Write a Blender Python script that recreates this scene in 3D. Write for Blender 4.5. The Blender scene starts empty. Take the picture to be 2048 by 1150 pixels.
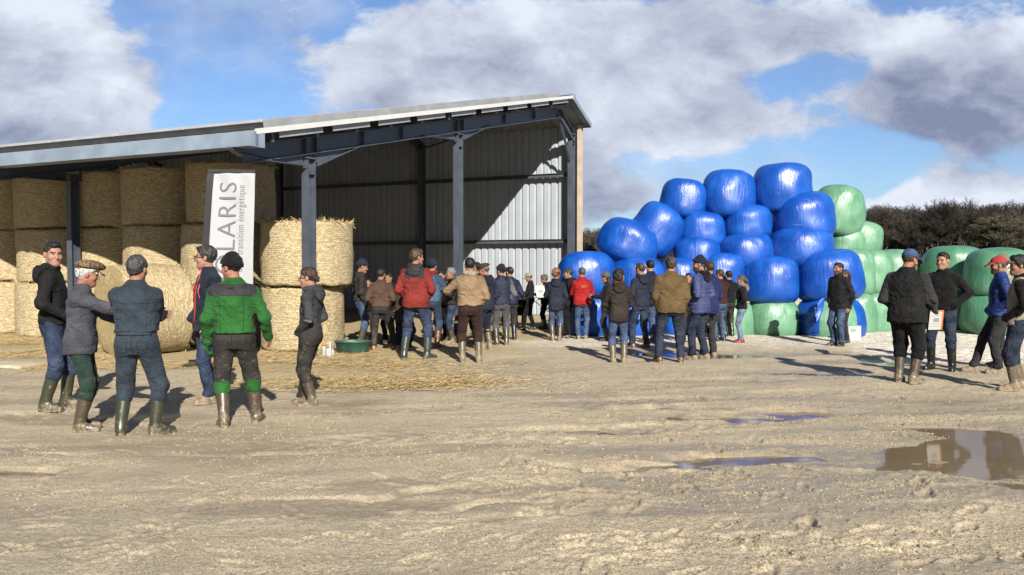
import bpy, math, random
import numpy as np
from mathutils import Vector, Matrix, Euler

scene = bpy.context.scene
R = math.radians
# ------------------------------------------------------------------ camera
FPX, CXP, CYP, CAMZ = 1700.0, 1024.0, 575.0, 1.68
PITCH = math.atan(50 / FPX)
cam_data = bpy.data.cameras.new('camera')
cam_data.sensor_width = 36.0
cam_data.lens = 36.0 * FPX / 2048
cam_data.clip_start = 0.05
cam_data.clip_end = 4000
cam = bpy.data.objects.new('camera', cam_data)
scene.collection.objects.link(cam)
cam.location = (0, 0, CAMZ)
cam.rotation_euler = (math.pi / 2 - PITCH, 0, 0)
scene.camera = cam

# ------------------------------------------------------------------ node helper
class NT:
    """small expression helper over a node tree"""
    def __init__(self, tree):
        self.t = tree; self.n = tree.nodes; self.l = tree.links
    def node(self, typ, **kw):
        nd = self.n.new(typ)
        for k, v in kw.items(): setattr(nd, k, v)
        return nd
    def put(self, sock, v):
        if isinstance(v, bpy.types.NodeSocket): self.l.new(v, sock)
        elif v is not None:
            if isinstance(v, (tuple, list)) and len(v) == 3 and sock.type == 'RGBA': v = (*v, 1)
            sock.default_value = v
    def m(self, op, a, b=None, c=None, clamp=False):
        nd = self.node('ShaderNodeMath', operation=op, use_clamp=clamp)
        for i, v in enumerate((a, b, c)):
            if v is not None: self.put(nd.inputs[i], v)
        return nd.outputs[0]
    def vm(self, op, a, b=None, scale=None):
        nd = self.node('ShaderNodeVectorMath', operation=op)
        self.put(nd.inputs[0], a)
        if b is not None: self.put(nd.inputs[1], b)
        if scale is not None: self.put(nd.inputs['Scale'], scale)
        return nd.outputs[0]
    def ss(self, x, lo, hi):
        nd = self.node('ShaderNodeMapRange', interpolation_type='SMOOTHSTEP')
        self.put(nd.inputs[0], x); self.put(nd.inputs[1], lo); self.put(nd.inputs[2], hi)
        return nd.outputs[0]
    def noise(self, vec, scale, detail=3, rough=.55, out=0, dist=0):
        nd = self.node('ShaderNodeTexNoise')
        self.put(nd.inputs['Vector'], vec); self.put(nd.inputs['Scale'], scale)
        self.put(nd.inputs['Detail'], detail); self.put(nd.inputs['Roughness'], rough)
        self.put(nd.inputs['Distortion'], dist)
        return nd.outputs[out]
    def mix(self, f, a, b, blend='MIX'):
        nd = self.node('ShaderNodeMix', data_type='RGBA', blend_type=blend)
        self.put(nd.inputs[0], f); self.put(nd.inputs[6], a); self.put(nd.inputs[7], b)
        return nd.outputs[2]
    def scale(self, vec, s):
        nd = self.node('ShaderNodeMapping')
        self.put(nd.inputs['Vector'], vec); nd.inputs['Scale'].default_value = s
        return nd.outputs[0]
    def bump(self, h, strength, dist, normal=None):
        nd = self.node('ShaderNodeBump')
        self.put(nd.inputs['Height'], h); self.put(nd.inputs['Strength'], strength); self.put(nd.inputs['Distance'], dist)
        if normal is not None: self.put(nd.inputs['Normal'], normal)
        return nd.outputs[0]

# ------------------------------------------------------------------ world: sky + clouds
SUN_H = Vector((-.25, .968, 0)).normalized()      # direction the light travels on the ground
SUN_EL = R(29.5)
world = bpy.data.worlds.new('World'); scene.world = world
world.use_nodes = True
W = NT(world.node_tree)
for nd in list(W.n): W.n.remove(nd)
sky = W.node('ShaderNodeTexSky', sky_type='NISHITA')
sky.sun_disc = False; sky.sun_elevation = SUN_EL
sky.sun_rotation = math.atan2(-SUN_H.x, -SUN_H.y)
sky.altitude = 100; sky.air_density = 1.0; sky.dust_density = .6; sky.ozone_density = 2.0
tc = W.node('ShaderNodeTexCoord').outputs['Generated']
sep = W.node('ShaderNodeSeparateXYZ'); W.put(sep.inputs[0], tc)
dx, dy, dz = sep.outputs
den = W.m('MAXIMUM', W.m('ABSOLUTE', dy), .12)
u = W.m('DIVIDE', dx, den); v = W.m('DIVIDE', dz, den)
cmb = W.node('ShaderNodeCombineXYZ'); W.put(cmb.inputs[0], u); W.put(cmb.inputs[1], v)
W.put(cmb.inputs[2], W.m('MULTIPLY', dy, .3))
uv = cmb.outputs[0]
def gs(px, py, rx, ry, amp, rot=0):
    cu, cv = (px - 1024) / 1700, (525 - py) / 1700
    du_ = W.m('SUBTRACT', u, cu); dv_ = W.m('SUBTRACT', v, cv)
    if rot:
        c_, s_ = math.cos(R(rot)), math.sin(R(rot))
        a_ = W.m('ADD', W.m('MULTIPLY', du_, c_), W.m('MULTIPLY', dv_, s_))
        b_ = W.m('SUBTRACT', W.m('MULTIPLY', dv_, c_), W.m('MULTIPLY', du_, s_))
    else: a_, b_ = du_, dv_
    a_ = W.m('MULTIPLY', a_, 1700 / rx); b_ = W.m('MULTIPLY', b_, 1700 / ry)
    q = W.m('ADD', W.m('MULTIPLY', a_, a_), W.m('MULTIPLY', b_, b_))
    return W.m('MULTIPLY', W.m('POWER', 2.718, W.m('MULTIPLY', q, -1)), amp)
def add(*a):
    r = a[0]
    for b in a[1:]: r = W.m('ADD', r, b)
    return r
warp = W.vm('SCALE', W.vm('SUBTRACT', W.noise(uv, 5, 3, .6, out=1), (.5, .5, .5)), scale=.06)
uvw = W.vm('ADD', uv, warp)
p1 = W.scale(uvw, (3.6, 6.0, 1))
n1 = W.noise(p1, 1.0, 11, .60)
n2 = W.noise(W.vm('ADD', p1, (.08, .24, 0)), 1.0, 11, .60)
nbig = W.noise(W.scale(uvw, (3.0, 4.0, 1)), .8, 2, .5)
bias = add(gs(120, 160, 270, 150, .34), gs(1060, 90, 400, 110, .36), gs(790, 150, 150, 80, .14), gs(1900, 200, 300, 130, .42),
           gs(1990, 375, 200, 45, .30), gs(1190, 395, 100, 90, .30), gs(1420, 245, 120, 60, .36, 20), gs(580, 80, 60, 80, .13), gs(1500, 60, 300, 60, .2),
           gs(450, 180, 110, 110, -.26, -20), gs(440, 40, 130, 55, -.14), gs(655, 30, 35, 50, -.22), gs(1580, 165, 110, 40, -.28, 20),
           gs(1730, 330, 110, 50, -.38), gs(1330, 170, 70, 40, -.1), gs(1270, 330, 110, 45, -.22), gs(1560, 330, 120, 60, -.2), gs(420, 250, 90, 40, -.2),
           gs(0, 300, 60, 40, .2))
n1s = W.m('ADD', W.m('MULTIPLY', W.m('SUBTRACT', n1, .5), 1.45), .5)
cov = W.ss(W.m('ADD', n1s, bias), .53, .68)
thin = W.m('MULTIPLY', W.ss(W.noise(W.scale(uvw, (4, 9, 1)), .9, 6, .6), .38, .72), .55)
cov = W.m('MAXIMUM', cov, thin)
lit = W.m('ADD', W.m('MULTIPLY', W.m('SUBTRACT', n1, n2), 3.2), .66)
thick = W.ss(W.m('ADD', n1s, bias), .62, 1.0)
lit = W.m('SUBTRACT', lit, W.m('MULTIPLY', thick, .22))
dark = add(gs(1880, 250, 320, 95, .42), gs(330, 150, 60, 120, .22), gs(880, 120, 120, 90, .12), gs(1450, 130, 250, 70, .14), gs(60, 270, 160, 45, .25), gs(1700, 90, 200, 60, .12))
edge = gs(1750, 115, 110, 45, .35, 25)
lit = W.m('ADD', W.m('SUBTRACT', lit, dark), add(edge, gs(130, 140, 200, 110, .12), gs(1990, 380, 200, 50, .2)), clamp=True)
ccol = W.mix(lit, (.235, .28, .42), (.80, .86, .98))
skyc = W.mix(1.0, sky.outputs[0], (.083, .100, .130), 'MULTIPLY')
# below the horizon the sky node goes dark: the ground hides it
fin = W.mix(cov, skyc, ccol)
back = W.m('ADD', W.m('MULTIPLY', W.ss(dy, -.35, .25), .5), .5)     # unseen sky behind the viewer dimmed to deepen barn and ground shade
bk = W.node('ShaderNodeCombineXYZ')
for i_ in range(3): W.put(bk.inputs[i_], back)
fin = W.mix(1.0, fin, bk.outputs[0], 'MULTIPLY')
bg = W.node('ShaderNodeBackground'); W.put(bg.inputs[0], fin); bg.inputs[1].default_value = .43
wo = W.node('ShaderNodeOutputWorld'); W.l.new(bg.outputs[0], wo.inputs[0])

# ------------------------------------------------------------------ sun, exposure
sun_d = bpy.data.lights.new('sun', 'SUN'); sun_d.energy = 5.0; sun_d.angle = R(.53); sun_d.color = (1.0, .93, .82)
sun = bpy.data.objects.new('sun', sun_d); scene.collection.objects.link(sun)
ldir = Vector((SUN_H.x * math.cos(SUN_EL), SUN_H.y * math.cos(SUN_EL), -math.sin(SUN_EL)))
sun.rotation_euler = ldir.to_track_quat('-Z', 'Y').to_euler(); sun.location = (6, -10, 20)
vs = scene.view_settings
vs.view_transform = 'Standard'; vs.look = 'None'; vs.gamma = 1; vs.use_curve_mapping = False; vs.exposure = 1.22
scene.render.engine = 'CYCLES'
scene.cycles.max_bounces = 6; scene.cycles.diffuse_bounces = 2; scene.cycles.use_denoising = True

# ------------------------------------------------------------------ helpers
def ray(px, py):
    c, s = math.cos(PITCH), math.sin(PITCH)
    x = (px - CXP) / FPX; y = (CYP - py) / FPX
    return np.array([x, c + y * s, -s + y * c])
def gp(px, py, z=0.0):
    d = ray(px, py); return np.array([0, 0, CAMZ]) + d * ((z - CAMZ) / d[2])
def at(px, py, Y):
    d = ray(px, py); return np.array([0, 0, CAMZ]) + d * (Y / d[1])

def link(o): scene.collection.objects.link(o); return o
def tag(o, label=None, cat=None, group=None, kind=None):
    if label: o['label'] = label
    if cat: o['category'] = cat
    if group: o['group'] = group
    if kind: o['kind'] = kind
    return o
def empty(name, loc=(0, 0, 0), rz=0):
    o = bpy.data.objects.new(name, None); o.empty_display_size = .2
    o.location = loc; o.rotation_euler = (0, 0, rz); return link(o)
def mesh_np(name, V, faces, mats, mi=None, smooth=True, parent=None):
    """faces: list of int arrays (Nx3 / Nx4)"""
    me = bpy.data.meshes.new(name)
    V = np.ascontiguousarray(V, dtype=np.float32)
    faces = [np.asarray(f, dtype=np.int32) for f in faces if len(f)]
    loops = np.concatenate([f.ravel() for f in faces])
    sizes = np.concatenate([np.full(len(f), f.shape[1], np.int32) for f in faces])
    starts = np.concatenate([[0], np.cumsum(sizes)[:-1]]).astype(np.int32)
    me.vertices.add(len(V)); me.vertices.foreach_set('co', V.ravel())
    me.loops.add(len(loops)); me.loops.foreach_set('vertex_index', loops)
    me.polygons.add(len(sizes)); me.polygons.foreach_set('loop_start', starts)
    me.polygons.foreach_set('loop_total', sizes)
    if mi is not None: me.polygons.foreach_set('material_index', np.asarray(mi, np.int32))
    me.polygons.foreach_set('use_smooth', np.full(len(sizes), smooth, dtype=bool))
    for m_ in (mats if isinstance(mats, (list, tuple)) else [mats]): me.materials.append(m_)
    me.update(calc_edges=True); me.validate()
    o = bpy.data.objects.new(name, me); link(o)
    if parent is not None: o.parent = parent
    return o
class MB:
    """collects boxes, beams, tubes into one mesh"""
    def __init__(self): self.v = []; self.f = []; self.mi = []; self.cur = 0
    def raw(self, vs_, fs_):
        b = len(self.v); self.v += [tuple(map(float, p)) for p in vs_]
        for f in fs_: self.f.append(tuple(b + i for i in f)); self.mi.append(self.cur)
    def box(self, c, s, M=None):
        x, y, z = s[0] / 2, s[1] / 2, s[2] / 2
        ps = [Vector((a * x, b * y, d * z)) for a in (-1, 1) for b in (-1, 1) for d in (-1, 1)]
        if M is not None: ps = [M @ p for p in ps]
        ps = [p + Vector(c) for p in ps]
        self.raw(ps, [(0, 1, 3, 2), (4, 6, 7, 5), (0, 4, 5, 1), (2, 3, 7, 6), (0, 2, 6, 4), (1, 5, 7, 3)])
    def beam(self, p0, p1, w, h, up=(0, 0, 1)):
        p0, p1 = Vector(p0), Vector(p1); d = (p1 - p0).normalized(); upv = Vector(up)
        s = d.cross(upv).normalized(); t = s.cross(d).normalized()
        ps = [p + s * a * w / 2 + t * b * h / 2 for p in (p0, p1) for a in (-1, 1) for b in (-1, 1)]
        self.raw(ps, [(0, 1, 3, 2), (4, 6, 7, 5), (0, 4, 5, 1), (2, 3, 7, 6), (0, 2, 6, 4), (1, 5, 7, 3)])
    def ibeam(self, p0, p1, w, h, tf, tw, up=(0, 0, 1)):
        p0, p1 = Vector(p0), Vector(p1); d = (p1 - p0).normalized()
        s = d.cross(Vector(up)).normalized(); t = s.cross(d).normalized()
        o = t * (h / 2 - tf / 2)
        self.beam(p0 + o, p1 + o, w, tf, up); self.beam(p0 - o, p1 - o, w, tf, up)
        self.beam(p0, p1, tw, h - 2 * tf, up)
    def tube(self, pts, r, n=8, cap=True):
        pts = [Vector(p) for p in pts]; rs = r if isinstance(r, (list, tuple)) else [r] * len(pts)
        b = len(self.v)
        for i, p in enumerate(pts):
            d = (pts[min(i + 1, len(pts) - 1)] - pts[max(i - 1, 0)]).normalized()
            a = Vector((0, 0, 1)) if abs(d.z) < .9 else Vector((1, 0, 0))
            s = d.cross(a).normalized(); t = d.cross(s).normalized()
            for k in range(n):
                q = p + (s * math.cos(2 * math.pi * k / n) + t * math.sin(2 * math.pi * k / n)) * rs[i]
                self.v.append(tuple(q))
        for i in range(len(pts) - 1):
            for k in range(n):
                self.f.append((b + i * n + k, b + i * n + (k + 1) % n, b + (i + 1) * n + (k + 1) % n, b + (i + 1) * n + k)); self.mi.append(self.cur)
        if cap:
            self.f.append(tuple(b + k for k in range(n))[::-1]); self.mi.append(self.cur)
            self.f.append(tuple(b + (len(pts) - 1) * n + k for k in range(n))); self.mi.append(self.cur)
    def lathe(self, prof, n=24, c=(0, 0, 0)):
        b = len(self.v)
        for r_, z in prof:
            for k in range(n):
                a = 2 * math.pi * k / n
                self.v.append((c[0] + r_ * math.cos(a), c[1] + r_ * math.sin(a), c[2] + z))
        for i in range(len(prof) - 1):
            for k in range(n):
                self.f.append((b + i * n + k, b + i * n + (k + 1) % n, b + (i + 1) * n + (k + 1) % n, b + (i + 1) * n + k)); self.mi.append(self.cur)
        self.f.append(tuple(b + k for k in range(n))[::-1]); self.mi.append(self.cur)
        self.f.append(tuple(b + (len(prof) - 1) * n + k for k in range(n))); self.mi.append(self.cur)
    def build(self, name, mats, parent=None, smooth=False, bevel=0):
        me = bpy.data.meshes.new(name); me.from_pydata(self.v, [], self.f)
        for m_ in (mats if isinstance(mats, (list, tuple)) else [mats]): me.materials.append(m_)
        me.polygons.foreach_set('material_index', self.mi)
        me.polygons.foreach_set('use_smooth', [smooth] * len(self.f)); me.update()
        o = bpy.data.objects.new(name, me); link(o)
        if parent is not None: o.parent = parent
        if bevel:
            md = o.modifiers.new('bevel', 'BEVEL'); md.width = bevel; md.segments = 2; md.limit_method = 'ANGLE'
        return o

# numpy noise -------------------------------------------------------
def _hash(ix, iy, iz, seed):
    h = (ix.astype(np.int64) * 374761393 + iy.astype(np.int64) * 668265263 + iz.astype(np.int64) * 2147483647 + seed * 974711) & 0xFFFFFFFF
    h = ((h ^ (h >> 13)) * 1274126177) & 0xFFFFFFFF
    h = (h ^ (h >> 16)) & 0xFFFF
    return h / 65535.0
def vnoise(x, y, z, seed=0):
    """value noise in -1..1"""
    ix, iy, iz = np.floor(x), np.floor(y), np.floor(z)
    fx, fy, fz = x - ix, y - iy, z - iz
    fx = fx * fx * (3 - 2 * fx); fy = fy * fy * (3 - 2 * fy); fz = fz * fz * (3 - 2 * fz)
    r = 0
    for a in (0, 1):
        for b in (0, 1):
            for c in (0, 1):
                r = r + _hash(ix + a, iy + b, iz + c, seed) * (fx if a else 1 - fx) * (fy if b else 1 - fy) * (fz if c else 1 - fz)
    return r * 2 - 1
def vnoise2(x, y, seed=0):
    ix, iy = np.floor(x), np.floor(y); fx, fy = x - ix, y - iy
    fx = fx * fx * (3 - 2 * fx); fy = fy * fy * (3 - 2 * fy); z = np.zeros_like(ix)
    return ((_hash(ix, iy, z, seed) * (1 - fx) + _hash(ix + 1, iy, z, seed) * fx) * (1 - fy)
            + (_hash(ix, iy + 1, z, seed) * (1 - fx) + _hash(ix + 1, iy + 1, z, seed) * fx) * fy) * 2 - 1
def sstep(x, a, b):
    t = np.clip((x - a) / (b - a), 0, 1); return t * t * (3 - 2 * t)

# ------------------------------------------------------------------ materials
MATS = {}
def newmat(name):
    m_ = bpy.data.materials.new(name); m_.use_nodes = True
    nt = NT(m_.node_tree); b = nt.n['Principled BSDF']
    return m_, nt, b
def paint(name, col, rough=.5, metal=0.0, dirt=.25, bump=.0, scale=3.0, spec=.5):
    if name in MATS: return MATS[name]
    m_, nt, b = newmat(name)
    co = nt.node('ShaderNodeTexCoord').outputs['Object']
    n = nt.noise(co, scale, 6, .6)
    f = nt.ss(n, .35, .7)
    nt.put(b.inputs['Base Color'], nt.mix(f, tuple(c * (1 - dirt) for c in col), tuple(min(1, c * (1 + dirt * .5)) for c in col)))
    nt.put(b.inputs['Roughness'], nt.m('ADD', nt.m('MULTIPLY', n, .2), rough - .1))
    b.inputs['Metallic'].default_value = metal; b.inputs['Specular IOR Level'].default_value = spec
    if bump: nt.put(b.inputs['Normal'], nt.bump(nt.noise(co, scale * 12, 4), bump, .01))
    MATS[name] = m_; return m_
# ------------------------------------------------------------------ ground
WATER_Z = -.045
BASINS = [  # px, py, half length x, half depth y (m), depth, turn
    (1990, 905, .85, .50, .088, -8), (1870, 930, .55, .20, .082, 0), (1890, 852, .70, .20, .085, -10), (2120, 915, .8, .6, .10, 0), (2015, 962, .30, .20, .075, 10), (1960, 870, .5, .22, .07, 0),
    (1580, 912, .62, .17, .092, 4), (1420, 914, .60, .14, .085, 4), (1290, 930, .6, .10, .085, 6), (1470, 830, .9, .2, .075, 3), (1590, 822, .4, .18, .075, 0),
    (1320, 812, .6, .14, .085, 3), (1200, 858, .6, .14, .085, 8), (1180, 1003, .5, .05, .04, 5),
    (1440, 709, 1.0, .42, .10, 0), (1320, 704, .8, .35, .09, 0), (1250, 722, .45, .18, .08, 0), (1640, 745, 1.1, .35, .075, 0), (1740, 722, 1.2, .4, .075, 0), (1690, 705, .9, .35, .07, 0),
    (30, 945, .45, .06, .07, 0), (70, 908, .25, .05, .06, 0), (640, 780, .5, .1, .03, 0), (1080, 1030, .6, .05, .05, 10), (880, 1012, .5, .04, .04, 8),
    (560, 905, .7, .04, .035, 6), (760, 985, .8, .05, .04, 6), (1500, 760, .8, .15, .045, 0)]
_B = []
for px, py, a, b, d, rot in BASINS:
    g = gp(px, py); _B.append((g[0], g[1], a, b, d, math.cos(R(rot)), math.sin(R(rot))))
def gmacro(x, y):
    """slow relief: ruts and puddle basins; x, y arrays"""
    h = .018 * vnoise2(x * .35, y * .5, 1) + .012 * vnoise2(x * .9, y * 1.6, 2)
    xr = x * .97 + y * .12; yr = y * .97 - x * .16
    near = sstep(16 - y, 0, 6)
    h = h + near * (.006 * vnoise2(xr * .55, yr * 3.2, 3) + .004 * vnoise2(xr * 1.1, yr * 6.5, 4))
    h = np.maximum(h, -.022)
    wx = x + .26 * vnoise2(x * 1.3, y * 2.2, 8) + .12 * vnoise2(x * 4, y * 6, 9); wy = y + .13 * vnoise2(x * 1.7, y * 2.6, 10) + .09 * vnoise2(x * 5, y * 7, 11)
    for gx, gy, a, b, d, c, s in _B:
        u_ = ((wx - gx) * c + (wy - gy) * s) / a; v_ = ((wy - gy) * c - (wx - gx) * s) / b
        h = h - d * (1 + .35 * vnoise2(x * 3.5, y * 5, 17)) * np.exp(-(u_ * u_ + v_ * v_) * 1.1)
    return h
def gfine(x, y):
    rough = .55 + .45 * vnoise2(x * .6 + 3, y * .8, 12)
    right = sstep(x + .25 * y, 1.0, 3.0)
    a = rough * (.55 + .5 * right)
    n = .004 * vnoise2(x * 7, y * 9, 13) + .006 * vnoise2(x * 15, y * 18, 14) + .008 * vnoise2(x * 33, y * 36, 15)
    lump = np.maximum(vnoise2(x * 4.2, y * 5.5, 16) - .35, 0) * .028 * right
    return .7 * a * n + .5 * lump
_rp = np.random.default_rng(77)
PRINTS = []
for _ in range(230):
    a = _rp.random()
    if a < .6: px, py = _rp.uniform(1000, 2048), 760 + 390 * _rp.random() ** .8
    else: px, py = _rp.uniform(0, 1100), 800 + 340 * _rp.random()
    g = gp(px, py); PRINTS.append((g[0], g[1], _rp.random() * 6.28, _rp.uniform(.6, 1.15)))
def gprints(x, y):
    """boot prints with pushed-up rims, and a few tyre tracks"""
    h = np.zeros_like(x)
    for cx, cy, an, k in PRINTS:
        m = (np.abs(x - cx) < .26) & (np.abs(y - cy) < .26)
        if not m.any(): continue
        dx_, dy_ = x[m] - cx, y[m] - cy; c, s = math.cos(an), math.sin(an)
        u_ = dx_ * c + dy_ * s; v_ = (dy_ * c - dx_ * s)
        r = np.sqrt((u_ / .15) ** 2 + (v_ / (.05 + .012 * np.sign(u_))) ** 2)
        d = -.022 * (1 - sstep(r, .7, 1.05)) + .014 * np.exp(-((r - 1.25) / .22) ** 2)
        d += .006 * np.sin(u_ * 170) * (r < .85)
        h[m] += d * k * (.62 if cx + .25 * cy > 1.6 else .35)
    for y0, sl, cv_, k in ((8.3, .22, .012, 1.0), (10.0, .20, .012, .9), (6.3, -.10, .02, .7), (7.9, -.12, .02, .7), (11.4, .05, -.01, .5)):
        d = y - (y0 + sl * x + cv_ * x * x); w_ = np.abs(d)
        pr = -.014 * (1 - sstep(w_, .14, .24)) + .011 * np.exp(-((w_ - .30) / .07) ** 2)
        lug = .007 * np.sin((x + w_ * 1.2) * 26) * (w_ < .2)
        ms = np.clip(.45 + .8 * vnoise2(x * .6, y * .6, 61 + int(y0 * 10)), 0, 1)
        h += (pr + lug) * ms * k * (np.hypot(x, y) < 20)
    return h
def gh(x, y):
    return float(gmacro(np.array([x]), np.array([y]))[0])

fine_a = np.arange(-40, 40.001, .095)
coarse = np.concatenate([np.arange(-180, -40, 4.0), fine_a, np.arange(44, 180, 4.0)])
ang = np.radians(coarse)
rr = [.4, 1.0, 1.8, 2.6, 3.3]
r_ = 3.7
while r_ < 46: rr.append(r_); r_ += max(r_ * r_ / 1428 * .62, .014)
while r_ < 1800: rr.append(r_); r_ *= 1.18
rr = np.array(rr)
A_, R_ = np.meshgrid(ang, rr)
gx = (np.sin(A_) * R_).ravel(); gy = (np.cos(A_) * R_).ravel()
hm = gmacro(gx, gy); far = sstep(np.hypot(gx, gy), 40, 60)
hpr = gprints(gx, gy)
hz = (hm + hpr * (1 - sstep(-.02 - hm, 0, .03)) + gfine(gx, gy) * (1 - sstep(-.02 - hm, 0, .05) * .6)) * (1 - far)
na, nr = len(ang), len(rr)
idx = np.arange(na * nr).reshape(nr, na)
q = np.stack([idx[:-1, :-1], idx[1:, :-1], idx[1:, 1:], idx[:-1, 1:]], -1).reshape(-1, 4)[:, ::-1]
wrapq = np.stack([idx[:-1, -1], idx[1:, -1], idx[1:, 0], idx[:-1, 0]], -1)[:, ::-1]
cv = len(gx)
gx = np.append(gx, 0); gy = np.append(gy, 0); hz = np.append(hz, 0); hm = np.append(hm, 0); hpr = np.append(hpr, 0)
tri = np.stack([np.full(na, cv), idx[0], np.roll(idx[0], -1)], -1)[:, ::-1]

# zones: gravel, straw litter, wetness
u_bx, u_by = -3.63, 15.24                    # front corner of the barn
Lx, Ly, Gx, Gy = -.894, .448, .448, .894
al = (gx - u_bx) * Lx + (gy - u_by) * Ly     # along the barn, + = left
de = (gx - u_bx) * Gx + (gy - u_by) * Gy     # depth into the barn
nz1 = vnoise2(gx * .7, gy * .9, 21) * .6 + vnoise2(gx * 2.3, gy * 2.9, 22) * .4
nz2 = vnoise2(gx * .5, gy * .8, 23) * .6 + vnoise2(gx * 3.1, gy * 4.1, 24) * .4
straw = sstep(de + 2.6 + nz1 * 1.3, 0, 1.6) * sstep(al + 3.5 + nz2 * 1.2, 0, 2.0)
blob = np.exp(-(((gx + 1.6) / 1.3) ** 2 + ((gy - 11.9) / .55) ** 2))
straw = np.clip(np.maximum(straw * .95, blob * .9 + nz1 * .2 * blob), 0, 1)
grav = sstep(gy - 15.9 + nz2 * 1.0, 0, 2.0) * sstep(gx + 2.8 + nz1, 0, 1.5) * .6
grav = np.maximum(grav, sstep(gy - 12.9 - .05 * gx + nz2 * .7, 0, 1.2) * sstep(gx - 6.0 + nz1 * .6, 0, 1.6))
grav = grav * (1 - sstep(np.hypot(gx, gy), 50, 70))
wet = np.clip(sstep(-.004 - hm + nz2 * .010, 0, .028), 0, 1)
tr = vnoise2(gx * .33 + gy * .06, (gy - gx * .14) * 2.6, 31) * .6 + vnoise2(gx * 1.1, (gy - gx * .14) * 6.5, 32) * .4
wet = np.clip(wet + sstep(-hpr, .006, .02) * .7, 0, 1)
wet = np.clip(wet + sstep(tr, .10 - .25 * sstep(gx, -1.5, 1.5), .55) * .85 * sstep(15 - gy, 0, 5), 0, 1) * (1 - grav * .6)

m_, nt, bs = newmat('wet farmyard mud')
def attr(nt, nm):
    nd = nt.node('ShaderNodeAttribute'); nd.attribute_name = nm; return nd.outputs['Fac']
pos = nt.node('ShaderNodeNewGeometry').outputs['Position']
aw, ag, ast = attr(nt, 'wet'), attr(nt, 'gravel'), attr(nt, 'straw')
nA = nt.noise(pos, 2.3, 8, .62); nB = nt.noise(pos, 26, 6, .65); nC = nt.noise(nt.scale(pos, (1, 2.4, 1)), 7, 5, .6)
mud = nt.mix(nt.ss(nA, .3, .7), (.232, .197, .136), (.322, .275, .194))
mud = nt.mix(nt.m('MULTIPLY', nt.ss(nB, .45, .72), .6), mud, (.135, .10, .056))
mud = nt.mix(nt.m('MULTIPLY', nt.ss(nC, .52, .75), .35), mud, (.43, .365, .26))
nD = nt.noise(pos, 75, 4, .7)
mud = nt.mix(nt.m('MULTIPLY', nt.ss(nD, .48, .60), .6), mud, (.43, .37, .265))
mud = nt.mix(nt.m('MULTIPLY', nt.ss(nD, .49, .38), .8), mud, (.10, .075, .042))
wetc = nt.mix(nt.ss(nC, .3, .7), (.155, .130, .092), (.23, .193, .138))
mud = nt.mix(nt.m('MULTIPLY', aw, .72), mud, wetc)
vor = nt.node('ShaderNodeTexVoronoi'); nt.put(vor.inputs['Vector'], pos); vor.inputs['Scale'].default_value = 17
gcol = nt.mix(vor.outputs['Color'], (.2, .18, .14), (.4, .37, .3))
vsep = nt.node('ShaderNodeSeparateColor'); nt.put(vsep.inputs[0], vor.outputs['Color'])
gcol = nt.mix(vsep.outputs[0], (.30, .27, .215), (.70, .655, .565))
gcol = nt.mix(nt.m('MULTIPLY', nt.ss(nA, .45, .7), .45), gcol, (.24, .19, .115))
col = nt.mix(nt.m('MULTIPLY', ag, nt.ss(nt.m('ADD', ag, nt.m('MULTIPLY', nB, .8)), .35, .8)), mud, gcol)
sv = nt.noise(nt.scale(pos, (14, 40, 10)), 1.0, 5, .7, dist=1.5)
scol = nt.mix(nt.ss(sv, .35, .7), (.18, .13, .062), (.40, .32, .18))
col = nt.mix(nt.m('MULTIPLY', ast, nt.ss(nt.m('ADD', ast, nt.m('MULTIPLY', sv, .9)), .5, 1.0)), col, scol)
psp = nt.node('ShaderNodeSeparateXYZ'); nt.put(psp.inputs[0], pos)
col = nt.mix(nt.ss(psp.outputs[1], 34, 48), col, nt.mix(nA, (.05, .055, .022), (.12, .115, .05)))      # rough winter grass beyond the yard
nt.put(bs.inputs['Base Color'], col)
rgh = nt.m('SUBTRACT', .88, nt.m('MULTIPLY', aw, nt.m('ADD', .46, nt.m('MULTIPLY', nB, .34))))
nt.put(bs.inputs['Roughness'], rgh)
hgt = nt.m('ADD', nt.m('MULTIPLY', nB, 1.0), nt.m('MULTIPLY', nt.m('MULTIPLY', vor.outputs['Distance'], ag), -2.0))
hgt = nt.m('ADD', hgt, nt.m('MULTIPLY', nD, .55))
hgt = nt.m('ADD', hgt, nt.m('MULTIPLY', nt.m('MULTIPLY', sv, ast), 1.5))
nt.put(bs.inputs['Normal'], nt.bump(hgt, .6, .02))
ground = mesh_np('ground', np.stack([gx, gy, hz], -1), [q, wrapq, tri], m_)
for nm, arr in (('wet', wet), ('gravel', grav), ('straw', straw)):
    at_ = ground.data.attributes.new(nm, 'FLOAT', 'POINT'); at_.data.foreach_set('value', arr.astype(np.float32))
tag(ground, kind='structure')

# puddle water: one level sheet that fills the hollows
m_, nt, bs = newmat('muddy puddle water')
pos = nt.node('ShaderNodeNewGeometry').outputs['Position']
nt.put(bs.inputs['Base Color'], nt.mix(nt.noise(pos, 1.5, 3), (.10, .075, .045), (.15, .115, .072)))
bs.inputs['Roughness'].default_value = .05; bs.inputs['IOR'].default_value = 1.33; bs.inputs['Specular IOR Level'].default_value = .5
nt.put(bs.inputs['Normal'], nt.bump(nt.noise(nt.scale(pos, (1, 1.6, 1)), 5, 2), .05, .01))
mb = MB(); mb.raw([(-14, 3, WATER_Z), (22, 3, WATER_Z), (22, 40, WATER_Z), (-14, 40, WATER_Z)], [(0, 1, 2, 3)])
tag(mb.build('puddle_water', m_), kind='structure')

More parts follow.
